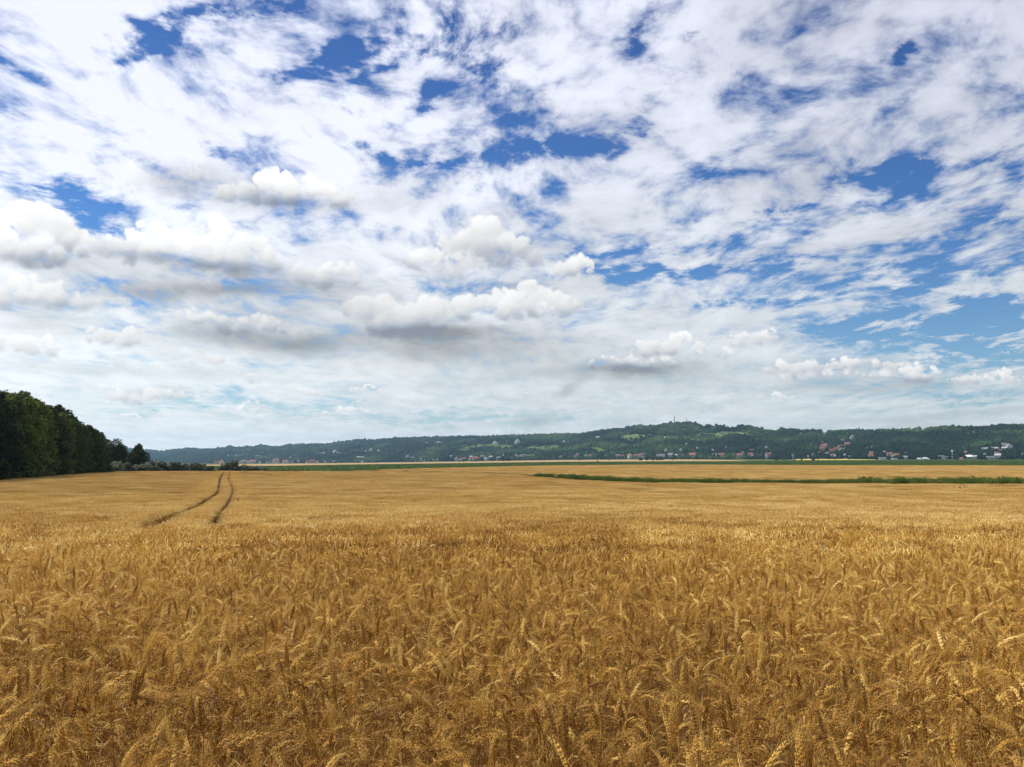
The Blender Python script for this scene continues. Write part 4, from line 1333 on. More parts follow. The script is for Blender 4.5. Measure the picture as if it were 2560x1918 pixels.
# silver green bushes along the far edge of the field
ol_k = [(crown_mesh('crown', 870 + i, [(rr.uniform(-1.9, 1.9), rr.uniform(-1.2, 1.2), rr.uniform(.6, 3.4), rr.uniform(.5, 1.1), 0.9, rr.uniform(.5, 1.0)) for k in range(20)], 3800, 0.30, M_OLIVE, 0.45), trunk_mesh('stem', 880 + i, 2.6, 0.09)) for i in range(4)]
OL = [(288, 1150, 30), (309, 1155, 28), (330, 1161, 26), (352, 1164, 24), (372, 1153, 30), (395, 1150, 34), (419, 1151, 34), (443, 1154, 30), (465, 1156, 30), (487, 1156, 30), (508, 1159, 28), (527, 1164, 22),
      (566, 1158, 26), (580, 1150, 26), (598, 1161, 26), (616, 1163, 24), (634, 1164, 24), (652, 1165, 20), (664, 1169, 14), (700, 1173.5, 12), (1015, 1174.5, 14)]
for i, (px, top, w) in enumerate(OL):
    c = float(px2c(px)); y = float(ed(E_W1, c)) + 4 + (i % 3) * 1.3; x = c * y
    h = EYE + float(row2e(top)) * y - float(ground_z(x, y))
    grp = 'left' if px < 540 else 'right'
    nn = i if px < 540 else i - 12
    lab = ('silver-green bush at the field edge %s of the tracks, %s of its row' % (grp, ordn[nn])) if i < 19 else ('tiny dark bush, %s' % ('right of the silver bushes' if px < 800 else 'at the left tip of the second wheat field'))
    plant_bush('silver_bush', x, y, (w / 2213 * y) / 3.9, ol_k[i % 4] if i < 19 else bush_k[0], lab, 'silver-green bushes along the far field edge' if i < 19 else None, sz=h / 4.1)
# ------------------------------------------------------------------ hillside woodland, houses, masts
M_WOODS = None


def woods_mat():
    m, t, g, out = new_mat('hill_foliage')
    oi = t.nodes.new('ShaderNodeObjectInfo')
    at_ = t.nodes.new('ShaderNodeAttribute'); at_.attribute_type = 'INSTANCER'; at_.attribute_name = 'tint'
    geo = t.nodes.new('ShaderNodeNewGeometry')
    f = g.m('MULTIPLY_ADD', oi.outputs['Random'], 0.12, g.m('MULTIPLY', at_.outputs['Fac'], 0.88))
    f = g.m('MULTIPLY_ADD', g.m('SUBTRACT', geo.outputs['Random Per Island'], 0.5), 0.2, f)
    c = g.ramp(f, [(0.0, (0.006, 0.015, 0.009)), (0.4, (0.014, 0.032, 0.014)), (0.68, (0.045, 0.085, 0.026)), (1.0, (0.13, 0.20, 0.052))])
    t.links.new(principled(t, c, 0.9, 0.1), out.inputs[0])
    return m


def blob_tree(name, seed, tall=1.0):
    """a far tree: rough crown of facets with a short trunk, about 8 m across and 9 m tall"""
    r = random.Random(seed); bm = bmesh.new()
    bmesh.ops.create_icosphere(bm, subdivisions=3, radius=1.0)
    off = Vector((r.uniform(0, 50), r.uniform(0, 50), 0))
    for v in bm.verts:
        d = v.co.normalized()
        n = mnoise.fractal(d * 1.8 + off, 1.0, 2.0, 3) * 0.42 + r.uniform(-.10, .10)
        q = d * (1 + n); v.co = Vector((q.x * 4.2, q.y * 4.2, max(0.2, 5.2 * tall + q.z * 4.0 * tall)))
    me = bpy.data.meshes.new(name); bm.to_mesh(me); bm.free(); me.materials.append(M_WOODS)
    return me


M_WOODS = woods_mat()
WOODS = library('wood_kinds', [blob_tree('far_tree', 900 + i, (1.0, 0.85, 1.0, 1.25, 0.9, 1.1)[i]) for i in range(6)])

HOUSES = []


def hs(ox, oy, k, lst):
    for (x, y, w, kd) in lst: HOUSES.append((ox + k * x, oy + k * y, w, kd))


# kinds: w white walls, grey roof | r red roof | o orange roof | g white gable end | c cream gable end | m mauve roof | f flat pale block | p pale wall, pale roof
hs(2000, 1060, .1266, [(20, 205, 5, 'w'), (490, 178, 7, 'f'), (600, 192, 6, 'w'), (705, 170, 5, 'w'), (495, 218, 3, 'p'), (1005, 278, 5, 'g'), (1040, 250, 6, 'p'), (845, 350, 10, 'r'), (445, 372, 5, 'p'), (340, 447, 7, 'f'),
    (430, 515, 12, 'r'), (470, 480, 15, 'r'), (500, 440, 11, 'm'), (520, 610, 8, 'g'), (400, 590, 9, 'r'), (590, 590, 9, 'r'), (630, 550, 11, 'r'), (720, 525, 12, 'r'), (800, 485, 13, 'r'), (930, 430, 13, 'o'), (810, 518, 7, 'g'), (900, 510, 8, 'w'),
    (720, 645, 9, 'w'), (885, 655, 9, 'g'), (975, 645, 4, 'p'), (1055, 568, 5, 'g'), (1210, 625, 6, 'w'), (1395, 655, 12, 'o'), (1430, 472, 5, 'g'), (1330, 482, 7, 'f'), (1520, 628, 6, 'g'), (1410, 595, 10, 'm'), (1670, 562, 6, 'p'), (1825, 645, 7, 'g'),
    (1770, 625, 13, 'r'), (1920, 645, 12, 'o'), (1910, 545, 6, 'p'), (2085, 690, 12, 'w'), (2080, 582, 6, 'w'), (1640, 695, 19, 'f'), (1870, 700, 14, 'f'), (1885, 392, 3, 'p'), (150, 655, 6, 'p'), (260, 645, 9, 'c'), (640, 640, 10, 'm')])
hs(2280, 1060, .1266, [(265, 712, 20, 'b'), (145, 714, 9, 'p'), (575, 684, 15, 'F'), (722, 686, 23, 'F'), (1090, 655, 27, 'H'), (1240, 670, 10, 'p'), (975, 702, 8, 'o'), (1095, 602, 13, 'm'), (1435, 630, 9, 'g'), (1550, 668, 17, 'f'), (1700, 658, 14, 'p'),
    (1630, 615, 9, 'g'), (1695, 605, 10, 'm'), (1400, 510, 9, 'w'), (1480, 503, 8, 'p'), (1560, 503, 10, 'w'), (1670, 505, 10, 'p'), (1750, 517, 8, 'f'), (1815, 503, 10, 'p'), (1820, 445, 11, 'w'), (1915, 475, 11, 'g'), (1995, 425, 5, 'w'),
    (1845, 595, 4, 'g'), (2070, 655, 15, 'f'), (2190, 615, 8, 'w'), (1230, 158, 4, 'p'), (235, 130, 6, 'g'), (1960, 460, 6, 'p')])
hs(1700, 1060, .1356, [(405, 36, 4, 'p'), (465, 48, 4, 'g'), (640, 53, 4, 'p'), (110, 388, 7, 'w'), (320, 465, 6, 'g'), (15, 502, 8, 'g'), (465, 358, 6, 'r'), (235, 605, 15, 'o'), (640, 595, 10, 'w'), (770, 605, 14, 'r'), (995, 610, 8, 'c'), (1105, 610, 14, 'r'),
    (1300, 590, 12, 'r'), (1335, 602, 6, 'g'), (1160, 548, 8, 'm'), (1593, 610, 7, 'g'), (1630, 595, 14, 'r'), (1590, 443, 7, 'g'), (2080, 610, 8, 'c'), (1160, 192, 4, 'p'), (1265, 122, 3, 'p'), (1850, 183, 4, 'p'), (2000, 198, 5, 'f'),
    (850, 437, 4, 'p'), (980, 452, 5, 'r'), (600, 488, 5, 'p'), (1420, 585, 6, 'w'), (2200, 338, 4, 'g'), (20, 595, 8, 'm')])
hs(1400, 1060, .1356, [(25, 612, 6, 'r'), (135, 592, 4, 'p'), (320, 582, 7, 'w'), (475, 608, 7, 'g'), (550, 608, 9, 'r'), (720, 604, 3, 'g'), (840, 592, 5, 'w'), (1060, 602, 9, 'm'), (1115, 604, 8, 'r'), (1170, 594, 5, 'c'), (1285, 620, 10, 'c'), (1380, 595, 7, 'm'),
    (1440, 605, 10, 'r'), (1515, 600, 12, 'm'), (1510, 640, 8, 'm'), (1400, 453, 10, 'w'), (1950, 502, 7, 'g'), (1805, 608, 9, 'c'), (1890, 604, 10, 'w'), (2040, 594, 12, 'w'), (2150, 592, 8, 'p'), (685, 268, 8, 'p'), (722, 228, 3, 'g'), (70, 338, 6, 'p'), (120, 313, 4, 'w'),
    (1385, 253, 6, 'f'), (1550, 313, 4, 'f'), (1930, 263, 6, 'p'), (275, 612, 7, 'm'), (385, 602, 5, 'w')])
hs(1100, 1080, .1356, [(205, 452, 4, 'g'), (300, 512, 8, 'c'), (440, 518, 10, 'r'), (380, 512, 6, 'w'), (570, 514, 10, 'r'), (645, 508, 12, 'o'), (570, 478, 8, 'p'), (780, 478, 10, 'm'), (850, 502, 6, 'g'), (935, 484, 9, 'p'), (1070, 498, 8, 'w'), (1100, 468, 4, 'g'), (1175, 422, 3, 'g'),
    (1160, 448, 4, 'p'), (1175, 498, 4, 'g'), (1345, 464, 7, 'f'), (1405, 445, 6, 'w'), (1480, 480, 10, 'm'), (1545, 438, 13, 'f'), (1632, 443, 9, 'f'), (1010, 208, 6, 'g'), (1042, 203, 4, 'p'), (1255, 193, 7, 'w'), (1430, 203, 10, 'g'), (1390, 217, 5, 'p'), (535, 188, 4, 'p'),
    (1845, 158, 3, 'w'), (2105, 113, 5, 'f'), (2200, 467, 4, 'r'), (710, 498, 7, 'r')])
hs(800, 1090, .1356, [(5, 327, 4, 'p'), (65, 328, 5, 'p'), (275, 313, 8, 'g'), (365, 317, 9, 'f'), (845, 293, 5, 'g'), (935, 283, 9, 'g'), (1080, 287, 6, 'g'), (700, 408, 7, 'p'), (748, 404, 5, 'p'), (792, 402, 5, 'p'), (780, 488, 5, 'g'), (90, 483, 6, 'r'), (1335, 430, 6, 'r'),
    (1610, 408, 8, 'g'), (1680, 388, 3, 'g'), (1735, 358, 3, 'g'), (1730, 408, 11, 'f'), (1860, 443, 6, 'w'), (1950, 444, 8, 'f'), (2083, 444, 5, 'o'), (1965, 133, 3, 'p'), (2180, 133, 5, 'p'), (1435, 270, 3, 'p'), (2160, 444, 4, 'w'), (265, 492, 8, 'm')])
hs(500, 1100, .1356, [(310, 436, 10, 'r'), (400, 436, 10, 'c'), (760, 432, 8, 'c'), (812, 416, 8, 'w'), (700, 432, 7, 'm'), (935, 374, 4, 'g'), (890, 432, 10, 'o'), (980, 432, 13, 'o'), (1100, 432, 6, 'g'), (1400, 414, 14, 'r'), (1440, 428, 8, 'r'), (1350, 428, 7, 'm'), (1570, 428, 12, 'o'),
    (1220, 424, 6, 'w'), (1610, 428, 7, 'm'), (1990, 428, 10, 'r'), (2070, 424, 12, 'r'), (2160, 432, 8, 'c'), (1300, 404, 6, 'm'), (520, 302, 4, 'p'), (670, 300, 4, 'g'), (1080, 302, 8, 'f'), (2055, 252, 3, 'g'), (2155, 252, 3, 'g'), (1660, 332, 4, 'p'), (1800, 322, 5, 'p'),
    (2080, 307, 3, 'p'), (1700, 404, 5, 'm'), (1820, 404, 6, 'w'), (870, 163, 4, 'f')])

WALLS = {'w': (0.62, 0.60, 0.58), 'r': (0.50, 0.42, 0.34), 'o': (0.52, 0.40, 0.30), 'g': (0.66, 0.66, 0.64), 'c': (0.66, 0.58, 0.44), 'm': (0.45, 0.40, 0.40), 'f': (0.66, 0.68, 0.70), 'p': (0.48, 0.48, 0.46), 'b': (0.30, 0.32, 0.32), 'F': (0.55, 0.58, 0.60), 'H': (0.82, 0.83, 0.84)}
ROOFS = {'w': (0.24, 0.23, 0.24), 'r': (0.20, 0.090, 0.072), 'o': (0.27, 0.12, 0.075), 'g': (0.34, 0.30, 0.28), 'c': (0.36, 0.15, 0.09), 'm': (0.24, 0.13, 0.13), 'f': (0.40, 0.40, 0.41), 'p': (0.40, 0.39, 0.37), 'b': (0.34, 0.37, 0.38), 'F': (0.45, 0.46, 0.48), 'H': (0.84, 0.85, 0.86)}
WALLN = {'w': 'light grey-walled', 'r': 'beige', 'o': 'beige', 'g': 'white', 'c': 'cream', 'm': 'greyish', 'f': 'long pale', 'p': 'pale', 'b': 'grey', 'F': 'grey-white', 'H': 'bright white'}
ROOFN = {'w': 'grey roof', 'r': 'red roof', 'o': 'orange-red roof', 'g': 'gable facing the fields', 'c': 'gable facing the fields', 'm': 'mauve-brown roof', 'f': 'flat roof', 'p': 'pale roof'}
HM = {k: (plain_mat('wall_' + n_, WALLS[k], 0.9, 0.1, 0.06, 0.4), plain_mat('roof_' + n_, ROOFS[k], 0.85, 0.15, 0.18, 0.8)) for k, n_ in dict(w='grey', r='beige', o='sand', g='white', c='cream', m='mauve', f='flat', p='pale', b='barn', F='works', H='hall').items()}
M_WIN = plain_mat('window_glass', (0.035, 0.04, 0.05), 0.15, 0.5, 0.1)
M_DOOR = plain_mat('door_wood', (0.12, 0.07, 0.04), 0.7, 0.2)


def box(g, x0, x1, y0, y1, z0, z1, m=0):
    g.add([(x0, y0, z0), (x1, y0, z0), (x1, y1, z0), (x0, y1, z0), (x0, y0, z1), (x1, y0, z1), (x1, y1, z1), (x0, y1, z1)],
          [(0, 3, 2, 1), (4, 5, 6, 7), (0, 1, 5, 4), (1, 2, 6, 5), (2, 3, 7, 6), (3, 0, 4, 7)], m)


def house_parts(form, k):
    """meshes of wall, roof, chimney, windows, door.  side: ridge along x.  gable: ridge along y"""
    W, D, E, Rf = {'side': (10, 8, 3.6, 3.0), 'gable': (8, 11, 4.0, 3.6), 'flat': (14, 9, 4.6, 0), 'two': (10, 9, 6.0, 1.6)}[form]
    wl = Geo(); rf = Geo(); ch = Geo()
    if form == 'flat':
        box(wl, -W / 2, W / 2, -D / 2, D / 2, -1.5, E)
        box(rf, -W / 2 - .3, W / 2 + .3, -D / 2 - .3, D / 2 + .3, E + .003, E + .35)
    elif form == 'side' or form == 'two':
        box(wl, -W / 2, W / 2, -D / 2, D / 2, -1.5, E)
        wl.add([(-W / 2, -D / 2, E), (-W / 2, D / 2, E), (-W / 2, 0, E + Rf * .94), (W / 2, -D / 2, E), (W / 2, D / 2, E), (W / 2, 0, E + Rf * .94)], [(0, 2, 1), (3, 4, 5)], 0)
        o = .5; t = .22
        for s in (-1, 1):
            y0 = s * (D / 2 + o); z0 = E - o * Rf / (D / 2) + .12
            rf.add([(-W / 2 - o, y0, z0), (W / 2 + o, y0, z0), (W / 2 + o, 0, E + Rf), (-W / 2 - o, 0, E + Rf),
                    (-W / 2 - o, y0, z0 + t), (W / 2 + o, y0, z0 + t), (W / 2 + o, 0, E + Rf + t), (-W / 2 - o, 0, E + Rf + t)],
                   [(0, 1, 2, 3), (4, 7, 6, 5), (0, 4, 5, 1), (1, 5, 6, 2), (3, 7, 4, 0)], 0)
    else:
        box(wl, -W / 2, W / 2, -D / 2, D / 2, -1.5, E)
        wl.add([(-W / 2, -D / 2, E), (W / 2, -D / 2, E), (0, -D / 2, E + Rf * .96), (-W / 2, D / 2, E), (W / 2, D / 2, E), (0, D / 2, E + Rf * .96)], [(0, 1, 2), (3, 5, 4)], 0)
        o = .35; t = .22
        for s in (-1, 1):
            x0 = s * (W / 2 + o); z0 = E - o * Rf / (W / 2) + .12
            rf.add([(x0, -D / 2 - o, z0), (x0, D / 2 + o, z0), (0, D / 2 + o, E + Rf), (0, -D / 2 - o, E + Rf),
                    (x0, -D / 2 - o, z0 + t), (x0, D / 2 + o, z0 + t), (0, D / 2 + o, E + Rf + t), (0, -D / 2 - o, E + Rf + t)],
                   [(0, 1, 2, 3), (4, 7, 6, 5), (0, 4, 5, 1), (1, 5, 6, 2), (3, 7, 4, 0)], 0)
    top = E + Rf
    box(ch, W * .18, W * .18 + .7, .4, 1.1, top - 1.2 if Rf else E + .36, top + .9)
    wins = []
    xs = {'side': (-3.2, 0.4, 3.2), 'gable': (-2.0, 2.0), 'flat': (-5, -1.8, 1.8, 5), 'two': (-3.2, 0.2, 3.2)}[form]
    zs = (3.9, 1.1) if form == 'two' else (1.2,)
    for z in zs:
        for x in xs:
            q = Geo(); box(q, x - .55, x + .55, -D / 2 - .06, -D / 2 + .05, z, z + 1.3); wins.append(q.mesh('window', [M_WIN]))
    dr = Geo(); dx = {'side': -1.4, 'gable': 0, 'flat': 0, 'two': -1.5}[form]
    box(dr, dx - .5, dx + .5, -D / 2 - .07, -D / 2 + .05, 0, 2.1)
    wm, rm = HM[k]
    return dict(W=W, wall=wl.mesh('wall', [wm]), roof=rf.mesh('roof', [rm]), chimney=ch.mesh('chimney', [wm]), wins=wins, door=dr.mesh('door', [M_DOOR]))


FORM = {'w': 'side', 'r': 'side', 'o': 'side', 'g': 'gable', 'c': 'gable', 'm': 'side', 'f': 'flat', 'p': 'side'}
_hp = {}
labels = {}
house_boxes = []
rr = random.Random(13)


def region(px):
    for lim, nm in ((620, 'right of the silver bushes'), (760, 'left of the white gable row'), (900, 'in the far left of the town'), (1060, 'below the bluish ridge'), (1220, 'in the left half of the hill foot'), (1350, 'in the middle of the town'),
                    (1480, 'left of the twin knolls'), (1600, 'below the smaller knoll'), (1720, 'below the radio mast'), (1840, 'right below the hilltop'), (1960, 'right of the hilltop slope'), (2060, 'left of the red roofed cluster'),
                    (2130, 'in the red roofed cluster'), (2220, 'right of the red roofed cluster'), (2330, 'left of the grey-white works'), (2440, 'around the water tower'), (2600, 'at the right end of the town')):
        if px < lim: return nm


def height_word(row):
    return 'at the hill foot' if row > 1137 else 'on the lower slope' if row > 1122 else 'halfway up' if row > 1100 else 'high on the slope'


placed = []
for (px, row, w, k) in HOUSES:
    if px < 350: continue
    x, y, z = at(px, row, 0.3, 1000)
    placed.append((px, row, w, k, x, y, z))
placed.sort()
names = []
for (px, row, w, k, x, y, z) in placed:
    sz = 'small' if w < 5.5 else 'wide' if w > 11 else ''
    if k in ROOFN:
        names.append(' '.join(('%s %s house with %s %s %s' % (sz, WALLN[k], ROOFN[k], height_word(row), region(px))).split()))
    else: names.append(None)
cnt = {}; tot = {n_: names.count(n_) for n_ in names}
for (px, row, w, k, x, y, z), base in zip(placed, names):
    Wm = w * y / 2213.0
    house_boxes.append((px, row, w, y))
    if k not in FORM: continue
    form = FORM[k]
    if k == 'w' and rr.random() < .35: form = 'two'
    key = (form, k)
    if key not in _hp: _hp[key] = house_parts(form, k)
    hp = _hp[key]; s = Wm / hp['W']
    if form == 'side' and s > 1.5: pass
    cnt[base] = cnt.get(base, 0) + 1
    lab = base
    if tot[base] > 1:
        lab = '%s from the left: %s' % (ordn[cnt[base] - 1], base)
    lab = ' '.join(lab.split()[:16])
    e = empty('house', (x, y, z), -math.atan2(x, y) + rr.uniform(-.35, .35))
    sv = s if form != 'flat' else s * 0.8
    e.scale = (s, s, max(sv, 0.75 * s))
    tag(e, lab, 'house', 'houses of the town along the hills')
    mesh_obj('wall', hp['wall'], e); rf = mesh_obj('roof', hp['roof'], e)
    if w > 5: mesh_obj('chimney', hp['chimney'], rf)
    if w > 7:
        for wm_ in hp['wins']: mesh_obj('window', wm_, e)
        mesh_obj('door', hp['door'], e)


def special(px, row, name, lab, cat, build):
    x, y, z = at(px, row, 0.2, 900)
    e = empty(name, (x, y, z), -math.atan2(x, y)); build(e, y / 2213.0); tag(e, lab, cat); return e


def part(e, name, g, mat): return mesh_obj(name, g.mesh(name, [mat]), e)


def works_block(wpx, hpx, nwin):
    def b(e, s):
        W, Hh = wpx * s, hpx * s
        g = Geo(); box(g, -W / 2, W / 2, 0, 12, -1.5, Hh); part(e, 'wall', g, HM['F'][0])
        g = Geo(); box(g, -W / 2 - .4, W / 2 + .4, -.4, 12.4, Hh + .003, Hh + .7); part(e, 'roof', g, HM['H'][1])
        for i in range(nwin):
            x = -W / 2 + W * (i + .5) / nwin
            g = Geo(); box(g, x - W / nwin * .3, x + W / nwin * .3, -.08, .1, Hh * .42, Hh * .75); part(e, 'window', g, M_WIN)
    return b


special(2352.8, 1146.6, 'works_building', 'tall end block of the grey-white works left of the water tower', 'works', works_block(14, 7.2, 4))
special(2371.5, 1146.9, 'works_building', 'long low wing of the grey-white works beneath the water tower', 'works', works_block(22, 5.0, 8))


def hall(e, s):
    W, Hh = 26 * s, 3.6 * s
    g = Geo(); box(g, -W / 2, W / 2, 0, 26, -1.5, Hh * .55); part(e, 'wall', g, HM['F'][0])
    g = Geo(); g.add([(-W / 2 - .5, -.6, Hh * .55 + .02), (W / 2 + .5, -.6, Hh * .55 + .02), (W / 2 + .5, 13, Hh * 1.75), (-W / 2 - .5, 13, Hh * 1.75), (-W / 2 - .5, 26.6, Hh * .55 + .02), (W / 2 + .5, 26.6, Hh * .55 + .02)],
                      [(0, 1, 2, 3), (3, 2, 5, 4), (0, 3, 4), (1, 5, 2)], 0); part(e, 'roof', g, HM['H'][1])
    for i in range(5):
        x = -W / 2 + W * (i + .5) / 5; g = Geo(); box(g, x - 1.6, x + 1.6, -.08, .1, 0.2, Hh * .42); part(e, 'door', g, M_WIN)


special(2418, 1143.5, 'storage_hall', 'bright white hall with big metal roof right of the water tower', 'hall', hall)


def barn(e, s):
    W = 19 * s
    g = Geo(); box(g, -W / 2, W / 2, 0, 14, -1.0, 1.9); part(e, 'wall', g, HM['b'][0])
    g = Geo(); g.add([(-W / 2 - 1.5, -1, 1.9), (W / 2 + 1, -1, 1.9), (W * .1, 7, 5.4), (-W * .3, 7, 5.4), (-W / 2 - 1.5, 15, 1.9), (W / 2 + 1, 15, 1.9)], [(0, 1, 2, 3), (3, 2, 5, 4), (0, 3, 4), (1, 5, 2)], 0); part(e, 'roof', g, HM['b'][1])
    g = Geo(); box(g, -1.6, 1.6, -.08, .1, 0.0, 1.7); part(e, 'door', g, M_WIN)


special(2314, 1150.2, 'barn', 'low grey barn with hipped roof at the edge of the green crop', 'barn', barn)
M_STEEL = plain_mat('galvanised_steel', (0.34, 0.35, 0.37), 0.5, 0.4)
M_MASTD = plain_mat('mast_paint', (0.16, 0.13, 0.13), 0.6, 0.3)
M_MASTL = plain_mat('mast_white', (0.55, 0.52, 0.52), 0.6, 0.3)


def rod(g, a, b, rad, sides=6, rad1=None):
    a = Vector(a); b = Vector(b); d = (b - a).normalized(); u = d.orthogonal().normalized(); w = d.cross(u); r1 = rad if rad1 is None else rad1
    vs = [p + (u * math.cos(2 * math.pi * k / sides) + w * math.sin(2 * math.pi * k / sides)) * q for p, q in ((a, rad), (b, r1)) for k in range(sides)]
    g.add(vs, [(k, (k + 1) % sides, sides + (k + 1) % sides, sides + k) for k in range(sides)] + [tuple(range(sides))[::-1], tuple(range(sides, 2 * sides))], 0)


def water_tower(e, s):
    H = 18.5 * s
    g = Geo(); rod(g, (0, 0, -1), (0, 0, H - 2), .75, 12, .55); part(e, 'shaft', g, M_MASTL)
    bm = bmesh.new(); bmesh.ops.create_uvsphere(bm, u_segments=20, v_segments=12, radius=2.0)
    for v in bm.verts: v.co = Vector((v.co.x, v.co.y, v.co.z * .85 + H - 1.6))
    me = bpy.data.meshes.new('tank'); bm.to_mesh(me); bm.free(); me.materials.append(HM['H'][0]); mesh_obj('tank', me, e)
    g = Geo(); rod(g, (.85, 0, 0), (.7, 0, H - 3), .06, 4); part(e, 'ladder', g, M_STEEL)


special(2381.2, 1144.0, 'water_tower', 'slender water tower with white bulb tank above the works', 'water tower', water_tower)


def lattice(hpx, wide, drums):
    def b(e, s):
        H = hpx * s; n = 10
        g = Geo()
        for k in range(3):
            a = k * 2.094; rod(g, (math.cos(a) * wide, math.sin(a) * wide, -1), (math.cos(a) * wide * .35, math.sin(a) * wide * .35, H * .86), .38, 5)
        part(e, 'legs', g, M_MASTD)['kind'] = 'stuff'
        g = Geo()
        for i in range(n):
            for k in range(3):
                a0 = k * 2.094; a1 = a0 + 2.094; z0 = H * .86 * i / n; z1 = H * .86 * (i + 1) / n
                w0 = wide * (1 - .65 * i / n); w1 = wide * (1 - .65 * (i + 1) / n)
                rod(g, (math.cos(a0) * w0, math.sin(a0) * w0, z0), (math.cos(a1) * w1, math.sin(a1) * w1, z1), .12, 4)
        part(e, 'bracing', g, M_MASTD)['kind'] = 'stuff'
        g = Geo(); rod(g, (0, 0, H * .84), (0, 0, H), .55, 6, .3); part(e, 'aerial', g, M_MASTL)
        for z, rd in drums:
            g = Geo(); rod(g, (0, 0, H * z), (0, 0, H * z + H * .05), rd, 10); part(e, 'antenna_drum', g, M_MASTL if z > .6 else M_MASTD)
    return b


def on_ridge(px, name, lab, cat, build, tr=0.985):
    c = float(px2c(px)); yf, yr = float(foot_y(c)), float(ridge_y(c)); y = yf + (yr - yf) * tr; x = c * y
    e = empty(name, (x, y, float(ground_z(x, y)) - .5), 0.4); build(e, y / 2213.0); tag(e, lab, cat); return e


on_ridge(1687.3, 'radio_mast', 'tall lattice radio mast on the highest point of the hill', 'radio mast', lattice(27, 2.6, ((.40, 2.3), (.55, 1.8), (.74, 1.6))))
on_ridge(1718.0, 'radio_mast', 'shorter lattice mast right of the tall one on the hilltop', 'radio mast', lattice(18, 1.6, ((.74, 2.2), (.86, 1.7))))

# ---- woodland over the hills
r = np.random.default_rng(31)
pts = []
N = 175000
c = r.uniform(-0.72, 0.74, N); t = r.uniform(-0.03, 1.0, N)
yf = foot_y(c); yr = ridge_y(c); y = yf + (yr - yf) * t; x = c * y
dens = (y * (yr - yf)); dens = dens / dens.max()
z = ground_z(x, y); e_ = (z - EYE) / y; row = 959 - F_PX * np.tan(np.arctan(e_) - PITCH); px = c2px(c)
msk, kk = meadow_at(px, row)
keepm = r.uniform(0, 1, N) < (1 - 0.965 * msk)
keepm &= (row > 1050)
# looser along the plain's edge
foot_gap = (t < 0.02) & (r.uniform(0, 1, N) < 0.35)
keepm &= ~foot_gap
big = 0.85 + 0.55 * r.uniform(0, 1, N) ** 2
big *= np.interp(y, [1700, 3000, 6500], [0.74, 0.88, 1.35])
hgt = 9.0 * big * 2213.0 / y                  # height in photo pixels
hb = np.array(house_boxes)
for (hx, hr, hw, hy) in hb:
    near_ = (np.abs(px - hx) < hw / 2 + 3.6) & (y < hy + 9) & (y > hy - 400)
    hit = near_ & (row - hgt < hr - 0.3) & (row > hr - 1.0)
    ok = r.uniform(0, 1, N) < 0.04
    keepm &= ~(hit & ~ok)
# leave the skyline clean under the masts
ridge_ = t > 0.97
tint = 0.42 + 0.66 * fbm2(x / 110.0, y / 160.0, 61, 4) + r.uniform(-.14, .14, N) + 0.12 * np.exp(-((px - 1780) / 220) ** 2) * (row < 1110)
tint = np.clip(tint + 0.25 * msk, 0, 1)
P = np.stack([x, y, z - 0.6], 1)[keepm]
n = len(P)
rot = np.stack([r.uniform(-.1, .1, n), r.uniform(-.1, .1, n), r.uniform(0, 6.28, n)], 1)
b = big[keepm] * np.where(msk[keepm] > .3, .6, 1)
sc = np.stack([b, b, b * r.uniform(.8, 1.15, n)], 1)
o = scatter('hillside_woodland', WOODS, P, rot, sc, r.integers(0, 6, n), tint[keepm])
tag(o, 'dense dark woodland covering the long hillside behind the fields', 'woodland', kind='stuff')

# single trees and bushes out on the plain
LONE = [(1448, 1151.5, 4, 3.4), (1494, 1154.5, 6, 3), (1521, 1151.3, 3, 3), (1603, 1151.5, 11, 7), (1617, 1151, 12, 9), (1632, 1151, 12, 8.5), (1645, 1151, 13, 8), (1656, 1150.8, 8, 6), (1682, 1150.5, 4, 3),
        (1149, 1154.5, 5, 3), (1158, 1155, 6, 4), (1190, 1154.2, 8, 5), (836, 1158, 8, 3.5), (2033, 1151, 11, 8), (2074, 1149.3, 6, 4), (2086, 1149, 8, 5), (2122, 1149.5, 6, 4), (2004, 1151, 6, 4), (1940, 1150.5, 14, 5), (1960, 1150, 12, 6),
        (2222, 1148.5, 12, 6), (2330, 1148, 14, 9), (2318, 1147, 10, 6), (2395, 1148, 12, 6), (2408, 1146.5, 8, 6), (2455, 1148, 9, 5), (2500, 1147.5, 14, 4), (2540, 1147, 12, 9), (2270, 1147.5, 8, 8), (2256, 1147, 8, 7),
        (1180, 1153.5, 5, 4), (1270, 1153, 10, 9), (1258, 1153, 9, 9), (680, 1158.5, 7, 3), (1735, 1149.5, 6, 3), (1745, 1149.8, 5, 4), (2045, 1149.5, 6, 5)]
M_WOODS2 = plant_mat('lone_foliage', [(0.0, (0.014, 0.030, 0.010)), (0.5, (0.028, 0.050, 0.016)), (1.0, (0.055, 0.085, 0.026))], 0.1, .8, .1, instancer=False, tscale=.05, isl=.3)
lone_k = [(crown_mesh('crown', 940 + i, tree_lobes(950 + i, 9, 4.2, .06, 9), 1100, 1.1, M_WOODS2, .5), trunk_mesh('trunk', 960 + i, 6, .2, 3)) for i in range(3)]
for i, (px_l, row_l, w, hh_) in enumerate(LONE):
    x, y, z = at(px_l, row_l, 0.0, 900)
    reg = region(px_l)
    lab = '%s dark %s on the plain, %s' % ('broad' if w > 9 else 'small' if w < 6 else 'middling', 'tree' if hh_ > 5 else 'bush', reg)
    same = [q for q in LONE[:i] if region(q[0]) == reg]
    if same: lab += ', %s there' % ordn[len(same)]
    s = w * y / 2213 / 8.2
    plant_tree('plain_tree' if hh_ > 5 else 'plain_bush', x, y, s, lone_k[i % 3], rr.uniform(0, 6.28), lab, 'single trees and bushes on the plain', 'tree' if hh_ > 5 else 'bush', sz=hh_ * y / 2213 / 9.0)
